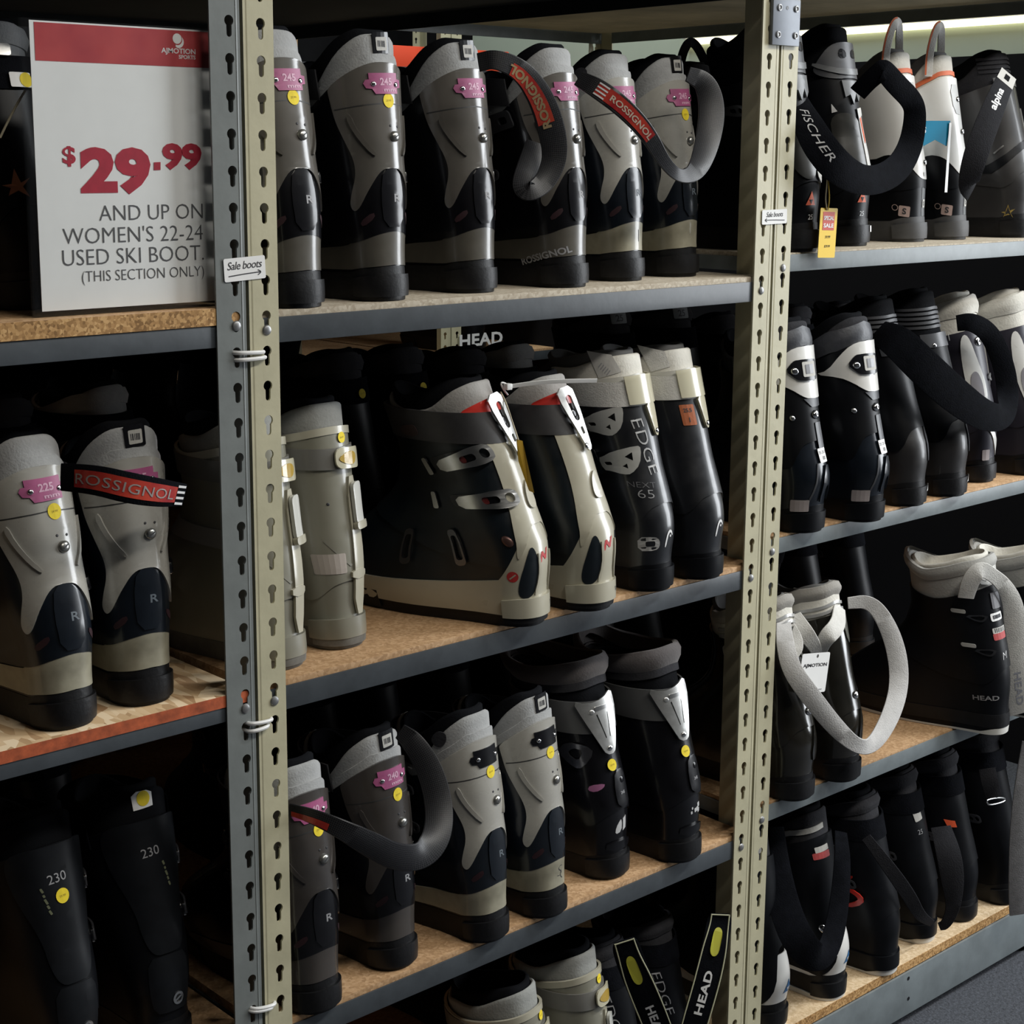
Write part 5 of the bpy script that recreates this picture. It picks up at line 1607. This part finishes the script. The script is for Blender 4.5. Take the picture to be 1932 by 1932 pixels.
# middle bay, lowest shelf
c1 = salomon_beige('stone grey ski boot with a lettered collar, lower of two on the lowest shelf', (1060, 2226), Z4, 14)
c2 = salomon_beige('stone grey ski boot with amber clip and yellow dot on the lowest shelf', (1166, 2148), Z4, 8)
# far bay, upper shelf
f1 = fischer_black('black ski boot with charcoal spoiler half hidden by the second posts', (1551, 474), L3[0], 2, 1.06)
f2 = fischer_black('black ski boot with a white back stripe and orange triangle, far bay upper shelf', (1645, 463), L3[0], 2, 1.06)
R, o = world_strap(f2, 'power_strap', BLACKW, [(1500, 180, .05, .030), (1520, 225, .0, .040), (1548, 280, -.03, .046), (1590, 325, -.045, .046), (1640, 345, -.04, .040), (1690, 325, -.02, .040), (1718, 280, .0, .036), (1728, 220, .0, .032), (1722, 190, .0, .032), (1690, 158, .005, .032), (1668, 132, .01, .030), (1664, 132, .012, .028), (1640, 152, .03, .026), (1618, 176, .05, .026)])
R.text('strap_lettering', M('light_grey_print', (0.50, 0.50, 0.51), 0.5), 'FISCHER', R.u[-1] * .155, .011, o, .0022, 0.0, False, .002, 1.05, 1.55, 0.3)
w1 = salomon_white('white and black ski boot with orange trim, behind the black lettered strap', (1752, 455), L3[0], 4, 1.02)
w2 = salomon_white('white and black ski boot with orange trim and a cyan tag on its side', (1830, 451), L3[0], 4, 1.02)
al = alpina_dark('dark grey ski boot with a lettered strap at the far edge of the upper shelf', (1950, 447), L3[0], 6, 1.04)
R, o = world_strap(al, 'power_strap', DGREYW, [(1902, 140, .03, .030), (1880, 190, .0, .036), (1858, 245, -.01, .038), (1838, 300, -.01, .038), (1826, 350, .0, .032), (1832, 362, .01, .03)])
R.text('strap_lettering', WINK, 'alpina', R.u[-1] * .31, .016, o, .0022, 0.03, True, 0, 1.0, 1.5)
e = R.patch('white_tip', M('grey_white_sticker', (0.5, 0.49, 0.46), 0.7), 0.0, R.u[-1] * .13, 1.0, o, .0022)
R.patch('tip_slot', BLACK, R.u[-1] * .03, R.u[-1] * .09, .3, o, .0026)
# cyan card on the second white boot
tg = thing('hang_tag', 'cyan card with a white cord hanging on the second white ski boot', 'tag', tuple(PX(1765, 250, Y=0.07)))
o0 = tg.location.copy()
cs = [PX(x, y, Y=.075) - o0 for x, y in ((1738, 228), (1793, 228), (1786, 276), (1764, 264), (1742, 276))]
V, F = solid([c + VIEWN * .0006 for c in cs], cs, [[4, 3, 2, 1, 0]])
cd_ = link('card', mesh('card', V, F, False), tg, BLUE)
cs = [PX(x, y, Y=.073) - o0 for x, y in ((1791, 232), (1795, 232), (1787, 363), (1782, 363))]
V, F = solid([c + VIEWN * .0008 for c in cs], cs, [[3, 2, 1, 0]])
link('cord', mesh('cord', V, F, False), tg, WHITE)
p_, f_, w_ = text2d('S', .010, 0.03)
flat_patch('card_emblem', WINK, p_, f_, (PX(1745, 245, Y=.072) - o0, AX, AZ, AN), .0003, cd_)
# yellow special sale tag
tg = thing('hang_tag', 'yellow and red SPECIAL SALE tag hanging in front of the upper beam', 'tag', tuple(PX(1562, 440, Y=-0.012)))
o0 = tg.location.copy()
fr = quad_frame((1548, 392), (1580, 393), (1546, 486), -0.012)
fr0 = (fr[0] - o0, fr[1], fr[2], fr[3])
cardm = M('bright_yellow_card', (0.78, 0.52, 0.02), 0.55)
cd_ = poly_patch('card', cardm, rrect(fr[4], fr[5], .002), fr0, .0007, parent=tg)
poly_patch('red_box', M('sale_red', (0.52, 0.05, 0.02), 0.55), rrect(fr[4] * .68, fr[5] * .37, .001, 3, 0, fr[5] * .24), (fr0[0] + AN * .0008, fr0[1], fr0[2], AN), .0002, parent=cd_)
for txt, v_, s_ in (('SPECIAL', .30, .085), ('SALE', .15, .085)):
    p_, f_, w_ = text2d(txt, fr[5] * s_, 0.03)
    kx = fr[4] * .58 / w_
    flat_patch('lettering', WINK, [(a * kx, c + fr[5] * v_) for a, c in p_], f_, (fr0[0] + AN * .0011, fr0[1], fr0[2], AN), .0002, cd_)
for txt, v_ in (('59.99', -.08), ('$29.99', -.27)):
    p_, f_, w_ = text2d(txt, fr[5] * .055, 0.0, 1, 0.2)
    flat_patch('handwritten_price', M('olive_ink', (0.12, 0.10, 0.02), 0.6), [(a, c + fr[5] * v_) for a, c in p_], f_, (fr0[0] + AN * .0009, fr0[1], fr0[2], AN), .0002, cd_)
tube('string', M('pale_string', (0.45, 0.40, 0.28), 0.8), [PX(x, y, Y=d) - o0 for x, y, d in ((1561, 333, -.03), (1560, 350, -.03), (1557, 375, -.02), (1560, 396, -.0135))], .0009, tg)
tube('string', M('yellow_string', (0.6, 0.42, 0.05), 0.8), [PX(x, y, Y=d) - o0 for x, y, d in ((1561, 333, -.03), (1564, 352, -.03), (1565, 378, -.02), (1562, 396, -.0135))], .0009, tg)
# far bay, second shelf
v1 = white_band('black ski boot with a white cuff band, nearest the second posts', (1560, 998), L3[1], 2, 1.05)
v2 = white_band('black ski boot with a white cuff band, beside the looped black strap', (1672, 978), L3[1], 2, 1.05)
for v_, mir in ((v2, 1),):
    v_.dome('strap_knob', BLACK, -106, 104, 11, 8, 3)
g1 = ribbed_black('worn black ski boot with a ribbed top where the black strap starts', (1750, 948), L3[1], 8, 1.03)
g2 = ribbed_black('worn black ski boot with a ribbed top behind the black strap', (1826, 930), L3[1], 8, 1.05)
R, o = world_strap(g1, 'power_strap', BLACKW, [(1655, 625, .05, .040), (1690, 640, .0, .052), (1740, 690, -.03, .056), (1800, 745, -.04, .056), (1855, 785, -.04, .050), (1895, 790, -.03, .042), (1903, 750, .0, .036), (1895, 690, .01, .036), (1870, 630, .02, .034), (1835, 606, .03, .030), (1805, 610, .05, .026)])
m1 = womens_white('black and white ski boot with a cream liner, inside the strap loop', (1880, 903), L3[1], 10, 1.04)
m2 = womens_white('black and white ski boot with a cream liner at the photo edge, second shelf', (1972, 890), L3[1], 10, 1.04)
# far bay, third shelf
d1 = clear_dark('glossy brown black ski boot half hidden by the second posts, third shelf', (1541, 1498), L3[2], 2, 1.04)
d2 = clear_dark('glossy brown black ski boot with a white strap and a store tag', (1628, 1463), L3[2], 2, 1.04)
R, o = world_strap(d2, 'power_strap', M('soft_white_webbing', (0.50, 0.49, 0.48), 0.8, var=0.1, vscale=60, bump=0.4, bscale=500), [(1600, 1138, .04, .018), (1640, 1134, .02, .022), (1668, 1165, .0, .026), (1692, 1225, -.02, .030), (1698, 1290, -.035, .030), (1682, 1350, -.05, .030), (1650, 1405, -.06, .026), (1620, 1412, -.06, .022), (1575, 1372, -.05, .028), (1525, 1308, -.04, .030), (1492, 1262, -.02, .028), (1480, 1210, .0, .026), (1478, 1165, .03, .022)])
for pts in ([(1500, 1160, .03, .018), (1520, 1195, .0, .026), (1538, 1220, .0, .020), (1545, 1245, .02, .014)], [(1584, 1146, .02, .02), (1582, 1180, -.01, .028), (1556, 1205, -.01, .026), (1545, 1245, .02, .014)], [(1486, 1172, .03, .014), (1505, 1215, .0, .024), (1494, 1240, .0, .016), (1484, 1250, .0, .012)]):
    world_strap(d2, 'strap_fold', WHITEF, pts)
tg = thing('hang_tag', 'white printed store tag hanging on the glossy brown ski boot', 'tag', tuple(PX(1543, 1265, Y=-0.02)))
o0 = tg.location.copy()
fr = quad_frame((1514, 1234), (1566, 1230), (1520, 1304), -0.022)
fr0 = (fr[0] - o0, fr[1], fr[2], fr[3])
cd_ = poly_patch('card', WHITE, rrect(fr[4], fr[5], .003), fr0, .0007, holes=[list(reversed(circle(.003, 12, .004, fr[5] * .42)))], parent=tg)
p_, f_, w_ = text2d('AJMOTION', fr[5] * .11, 0.02)
kx = fr[4] * .86 / w_
flat_patch('lettering', DINK, [(a * kx, c + fr[5] * .19) for a, c in p_], f_, (fr0[0] + AN * .0009, fr0[1], fr0[2], AN), .0002, cd_)
poly_patch('small_print', GINK, rrect(fr[4] * .6, .0014, .0003, 2, .004, -fr[5] * .42), (fr0[0] + AN * .0009, fr0[1], fr0[2], AN), .0002, parent=cd_)
e1 = head_black('black ski boot with light grey liner marked 25, white strap over its back', (1907, 1372), L3[2], 14, 1.05)
R, o = world_strap(e1, 'power_strap', WHITEF, [(1822, 1128, -.02, .026), (1832, 1092, -.03, .030), (1850, 1072, -.04, .026), (1872, 1084, -.045, .022), (1895, 1104, -.05, .026), (1912, 1140, -.055, .034), (1916, 1200, -.055, .042), (1918, 1270, -.055, .042), (1926, 1345, -.05, .038)])
R.text('strap_lettering', M('pale_blue_grey_print', (0.36, 0.37, 0.42), 0.6), 'HEAD', R.u[-1] * .86, .012, o, .0022, 0.02, False, 0, 1.05, 1.5)
e2 = head_black('black ski boot with light grey liner cut off by the photo edge, third shelf', (2026, 1350), L3[2], 14, 1.05, marks=False)
# far bay, bottom shelf
y1 = fischer_white('white heeled black ski boot with a blue triangle, bottom shelf behind posts', (1490, 1926), L3[3], 0, 1.05, eyelet=False)
y2 = fischer_white('white heeled black ski boot with a chrome eyelet and red sticker', (1600, 1868), L3[3], 4, 1.05)
R, o = world_strap(y2, 'power_strap', BLACKW, [(1458, 1560, .08, .034), (1464, 1640, .05, .044), (1482, 1720, .015, .048), (1508, 1780, -.035, .050), (1545, 1815, -.05, .044), (1570, 1780, -.04, .034), (1585, 1700, -.02, .030), (1590, 1620, .0, .026), (1586, 1570, .03, .02)])
x1 = plain_black('black ski boot with a red buckle and a pale sole line, bottom shelf', (1700, 1822), L3[3], 8, 1.05)
x1.shape('red_buckle', RED, chaikin([(-18, 14), (4, 14), (18, 2), (14, -10), (-16, -18), (-17, -13), (8, -5), (9, 1), (0, 8), (-18, 9)], 1), -84, 132, 6, 6, 3.0)
x1.panel('red_edge', RED, [(-92, 150), (-74, 160), (-72, 166), (-94, 156)], 3, 1.5, 1)
x2 = plain_black('black ski boot with a white size sticker and folded strap, bottom shelf', (1770, 1762), L3[3], 10, 1.05, tab=(-12, 218))
R, o = world_strap(x2, 'power_strap', DGREYW, [(1775, 1560, .02, .034), (1790, 1610, -.01, .042), (1798, 1660, -.02, .040), (1800, 1710, -.02, .024), (1785, 1745, -.01, .018), (1772, 1748, .0, .014)])
R, o = world_strap(x1, 'strap_tail', DGREYW, [(1634, 1580, .02, .016), (1680, 1640, -.01, .022), (1715, 1690, -.02, .024), (1735, 1728, -.02, .020), (1758, 1742, .0, .012)])
x3 = plain_black('black ski boot with an orange strap tab, far along the bottom shelf', (1845, 1722), L3[3], 10, 1.05, sole_line=False)
x3.shape('orange_tab', M('fluorescent_orange', (0.85, 0.12, 0.04), 0.5), [(-8, 7), (8, 4), (9, -7), (-5, -6)], -44, 178, 0, 6, 1)
x4 = plain_black('black ski boot with a grey buckled strap tail, farthest on the bottom shelf', (1925, 1690), L3[3], 10, 1.08, sole_line=False, h=10)
R, o = world_strap(x4, 'strap_tail', DGREYW, [(1862, 1450, .0, .028), (1868, 1480, -.01, .028), (1876, 1506, -.01, .028)])
Rb = tube('strap_ring', SILVER, [x4.inv @ PX(x, y, Y=-.012) for x, y in ((1862, 1514), (1862, 1508), (1895, 1504), (1897, 1512), (1866, 1520), (1862, 1514))], .0014, x4.root)
# webbing end hanging down at the photo edge
st = thing('hanging_strap', 'wide grey webbing strap hanging down at the photo edge over the bottom shelf', 'strap', tuple(PX(1925, 1600, Y=-0.05)))
o0 = st.location.copy()
R = Ribbon([(PX(x, y, Y=d) - o0, w, 0) for x, y, d, w in ((1944, 1400, -.05, .030), (1932, 1480, -.05, .034), (1926, 1560, -.05, .040), (1924, 1660, -.05, .042), (1926, 1724, -.05, .042))])
R.build('webbing', GREYW, st, .004)

# ------------------------------------------------------------------ boots at the back of the shelves
GW = M('pale_grey_strap', (0.26, 0.26, 0.25), 0.5, var=0.15, vscale=30)
bs = plain_black('dark ski boot with a labelled yellow dot, at the photo edge behind the price sign', (60, 590), ZA, 4, sole_line=False, dot=False, grey=True)
bs.place((-0.212, 0.10, ZA), 4)
lt = bs.shape('size_label', WHITE, rrect(24, 15, 1.5), 8, 232, 0, 6.6, 0.4)
bs.shape('price_dot', YELLOW, circle(7.5, 18), 14, 232, 0, 7.1, 0.3, par=lt)
bs.shape('buckle', SILVER, rrect(34, 12, 3), -14, 262, 0, 6.6, 2)
st = [(-11, -3), (-4, -2), (0, 10), (3, -1), (11, 3), (4, -4), (8, -12), (0, -7), (-8, -11), (-5, -5)]
bs.shape('star_emblem', M('copper_print', (0.40, 0.16, 0.08), 0.5), [(a * 1.3, c * 1.3) for a, c in st], -16, 130, 0, 3.0, 0.2, step=30)
tube('string', M('pale_string', (0.45, 0.40, 0.28), 0.8), [bs.inv @ PX(x, y, Y=.05) for x, y in ((48, 170), (30, 200), (12, 235), (0, 260))], .0012, bs.root)

PROTO = {}


def back(kind, label, group, x, y, z, rz=0, k=0.96):
    z += 0.0012
    if kind not in PROTO:
        o = {'dark': lambda: plain_black(label, (900, 900), z, 0, sole_line=False),
             'dot': lambda: plain_black(label, (900, 900), z, 0, sole_line=False, dot=True, grey=False),
             'grey': lambda: plain_black(label, (900, 900), z, 0, sole_line=False, grey=True),
             'pale': lambda: plain_black(label, (900, 900), z, 0, sole_line=True),
             'loop': lambda: plain_black(label, (900, 900), z, 0, sole_line=False, loop=True),
             'num': lambda: plain_black(label, (900, 900), z, 0, sole_line=False, num='25')}[kind]()
        o.root['group'] = group
        o.place((x, y, z), rz, k)
        if not group:
            del o.root['group']
        PROTO[kind] = o.root
        return o.root
    r = dup(PROTO[kind], (x, y, z), math.radians(rz), label, group)
    if not group and 'group' in r:
        del r['group']
    r.scale = (k, k, k)
    return r


ORD = ['first', 'second', 'third', 'fourth', 'fifth', 'sixth', 'seventh']


def row(label, ref, group, z, xs, y, rz=0, kinds=('dark',), k=0.96):
    for i, x in enumerate(xs):
        lb = '%s, %s from the %s' % (label, ORD[i], ref)
        back(kinds[i % len(kinds)], lb, group, x, y + 0.008 * ((i * 7) % 3 - 1), z, rz + 3 * ((i * 5) % 3 - 1), k)


PP, SPP = 'pale post', 'second posts'
back('dot', 'black ski boot with a yellow dot, dark second row behind the stone grey pair', None, 0.42, 0.345, Z2, 4, 1.04)
back('dot', 'black ski boot with a yellow dot, dark second row behind the beige and navy pair', None, 0.535, 0.345, Z2, 4, 1.04)
back('grey', 'grey lined dark ski boot in the gap between the strapped pale boot and grey post', None, 0.065, 0.375, Z2, 16, 0.98)
row('dark ski boot in back row, middle bay second shelf', 'beige boots', 'back row boots, middle bay second shelf', Z2, (0.645, 0.765), 0.345, 2, ('dark', 'grey'), 1.0)
row('added light-blocking boot at far edge, middle bay second shelf', PP, 'added far edge boots, middle bay second shelf', Z2, (0.08, 0.21, 0.34, 0.47, 0.60, 0.73), 1.17, 180, ('dark',), 0.96)  # row added to block the bright view through to the far rack
back('num', 'dark ski boot with a grey label reading 25, behind the white strapped pair', None, 0.995, 0.35, L3[1], 4, 1.02)
back('num', 'dark ski boot with a grey label reading 25, half behind the second posts', None, 1.15, 0.35, L3[1], 4, 1.02)
row('dark ski boot in back row, middle bay upper shelf', PP, 'back row boots, middle bay upper shelf', Z1, (0.30, 0.43, 0.56, 0.69), 0.345, 2, ('dark',), 0.9)
row('dark ski boot in back row, middle bay third shelf', PP, 'back row boots, middle bay third shelf', Z3, (0.22, 0.35, 0.47, 0.60, 0.73), 0.345, 2, ('dark', 'grey'))
row('black ski boot in back row, far bay upper shelf', SPP, 'back row boots, far bay upper shelf', L3[0], (1.005, 1.125, 1.245, 1.365, 1.485, 1.605), 0.395, 2, ('dark', 'dark', 'loop', 'loop', 'dark', 'dark'), 1.0)
row('dark ski boot in back row, far bay second shelf', SPP, 'back row boots, far bay second shelf', L3[1], (1.28, 1.40, 1.52, 1.64), 0.37, 2, ('dark',), 0.94)
row('pale soled ski boot, toe outward, far bay third shelf', SPP, 'toe outward boots, far bay third shelf', L3[2], (1.26, 1.385), 0.56, 180, ('pale',), 1.0)
row('dark ski boot in back row, far bay third shelf', SPP, 'back row boots, far bay third shelf', L3[2], (0.94, 1.07, 1.54, 1.67), 0.36, 2, ('dark', 'grey'), 0.96)
row('added light-blocking boot at far edge, far bay third shelf', SPP, 'added far edge boots, far bay third shelf', L3[2], (1.15, 1.35, 1.50, 1.66), 1.18, 180, ('dark',), 0.9)  # added row, keeps far aisle light out of the shelf gaps
row('dark ski boot in back row, far bay bottom shelf', SPP, 'back row boots, far bay bottom shelf', L3[3], (1.05, 1.18, 1.31, 1.45, 1.60), 0.36, 2, ('dark',), 1.0)
row('dark ski boot in back row, flake board shelf', 'photo edge', 'back row boots, near bay flake board shelf', Z2, (-0.20, -0.08), 0.39, 3, ('grey', 'dark'))
row('dark ski boot in back row, near bay third shelf', 'photo edge', 'back row boots, near bay third shelf', Z3, (-0.22, -0.08), 0.345, 3, ('dark',))
row('added light-blocking boot at far edge, near bay third shelf', 'photo edge', 'added far edge boots, near bay third shelf', Z3, (-0.20, -0.08), 1.18, 180, ('dark',))  # blockers added to keep far aisle light off this board
row('added light-blocking boot at far edge, middle bay third shelf', PP, 'added far edge boots, middle bay third shelf', Z3, (0.08, 0.21, 0.34, 0.80), 1.18, 180, ('dark',), 0.9)  # added to stop light from the far aisle reaching this shelf
row('dark ski boot in back row, near bay upper shelf', 'photo edge', 'back row boots, near bay upper shelf', ZA, (-0.20, -0.07), 0.42, 3, ('dark',))
row('dark ski boot in back row, middle bay lowest shelf', PP, 'back row boots, middle bay lowest shelf', Z4, (0.635, 0.765), 0.42, 3, ('dark',))

# black boots with neon edged straps on the lowest shelf of the middle bay
HL = M('neon_yellow_print', (0.45, 0.44, 0.04), 0.5)
PIP = M('pale_yellow_piping', (0.50, 0.50, 0.34), 0.6)


def neon(label, x, y, pts, txt_u, flip):
    b = plain_black(label, (900, 900), Z4, 4, sole_line=False)
    b.place((x, y, Z4), 4, 0.95)
    b.text('side_lettering', GINK, 'EDGE', -30, 181, 14, -82, 2.75, -0.01, sx=1.35, sp=1.05)
    R, o = world_strap(b, 'power_strap', BLACKW, pts)
    L = R.u[-1]
    for v in (-.5, .5):
        P = [R.at(L * t, v * R.w[min(int(t * len(R.w)), len(R.w) - 1)] * .94, .0022) for t in np.linspace(0.0, 1, 14)]
        tube('piping', PIP, P, .0011, o, 6, 1)
    P = [R.at(0.001, v * R.w[0] * .94, .0022) for v in (-.5, 0, .5)]
    tube('piping', PIP, P, .0011, o, 6, 1)
    V, F = [], []
    for a in np.linspace(0, 2 * math.pi, 24, endpoint=False):
        uu = L * .20 + math.copysign(abs(math.cos(a)) ** .5, math.cos(a)) * L * .10
        V.append(R.at(uu, math.sin(a) * .0075, .0042))
    link('neon_pill', mesh('neon_pill', V, [list(range(24))[::-1]], False), o, HL)
    R.text('strap_lettering', WINK, 'HEAD', L * txt_u, .013, o, .0026, .03, flip, 0, 1.05, 1.5)
    return b


neon('black ski boot with a neon pilled strap slanting away from the post, lowest shelf', 0.655, 0.025, [(1177, 1774, -.05, .030), (1180, 1784, -.05, .040), (1190, 1815, -.055, .042), (1212, 1868, -.06, .042), (1238, 1930, -.06, .042), (1262, 2000, -.05, .04)], .62, False)
neon('black ski boot with a neon pilled strap leaning toward the second posts, lowest shelf', 0.765, 0.025, [(1359, 1724, .0, .030), (1358, 1736, .0, .040), (1350, 1780, -.01, .042), (1334, 1850, -.015, .042), (1312, 1925, -.015, .042), (1296, 1985, -.01, .04)], .56, True)

# ------------------------------------------------------------------ across the next aisle
far = dup(BAY2, (2.165, 2.20, 0.0), 0.0, 'rack across the next aisle, its bright post glimpsed through the second shelf')
far2 = dup(BAY2, (2.165 - 0.889, 2.20, 0.0), 0.0, 'rack across the next aisle carrying a small cardboard box, almost hidden')
fb = dup(PROTO['dark'], (2.30, 2.22, Z2 + 0.0016), 0.0, 'ski boot with white HEAD lettering glimpsed across the next aisle')
if 'group' in fb:
    del fb['group']
fb.scale = (1.25, 1.25, 1.25)
iv = (Matrix.Translation(fb.location) @ Matrix.Scale(1.25, 4)).inverted()
q = PX(908, 640, Y=2.19)
p_, f_, w_ = text2d('HEAD', .030, .03, 1.05)
flat_patch('side_lettering', WINK, [(a * 1.3, c) for a, c in p_], f_, (iv @ q, AX, AZ, AN), .0005, fb)
bn = thing('banner', 'orange red banner standing on top of the rack across the next aisle', 'banner', (1.985, 2.26, DK))
box('panel', M('orange_red_banner', (0.75, 0.06, 0.012), 0.6, emit=0.0), 0.0, 0.46, 0, 0.01, 0.0006, 0.062, bn, 0.002)
poly_patch('white_stripe', M('pale_print', (0.7, 0.3, 0.2), 0.6), rrect(.12, .010, .003, 3, .40, .03), (Vector((0, -0.0005, 0)), AX, AZ, AN), .0003, parent=bn)
cb = thing('cardboard_box', 'small cardboard box on top of the rack across the next aisle', 'box', (1.60, 2.25, DK), 0.5)
bm = bmesh.new()
add_box(bm, 0, .11, 0, .11, .0006, .072, .002)
link('carton', bm_mesh('carton', bm), cb, M('cardboard', (0.40, 0.25, 0.13), 0.8, var=0.1, vscale=20))
box('tape', M('packing_tape', (0.50, 0.38, 0.22), 0.3), .045, .065, -.0006, .111, .0752, .0756, cb)
"""cardboard sheet at the back of the third shelf"""
cs_ = thing('cardboard_sheet', 'brown cardboard sheet standing at the back of the middle bay, third shelf', 'cardboard', (0.44, 1.12, Z3))
box('sheet', M('cardboard', (0.40, 0.25, 0.13), 0.8), 0, .30, 0, .006, 0.0006, .33, cs_)
box('folded_flap', M('cardboard', (0.40, 0.25, 0.13), 0.8), 0, .30, -.05, -.0005, 0.0006, .004, cs_)
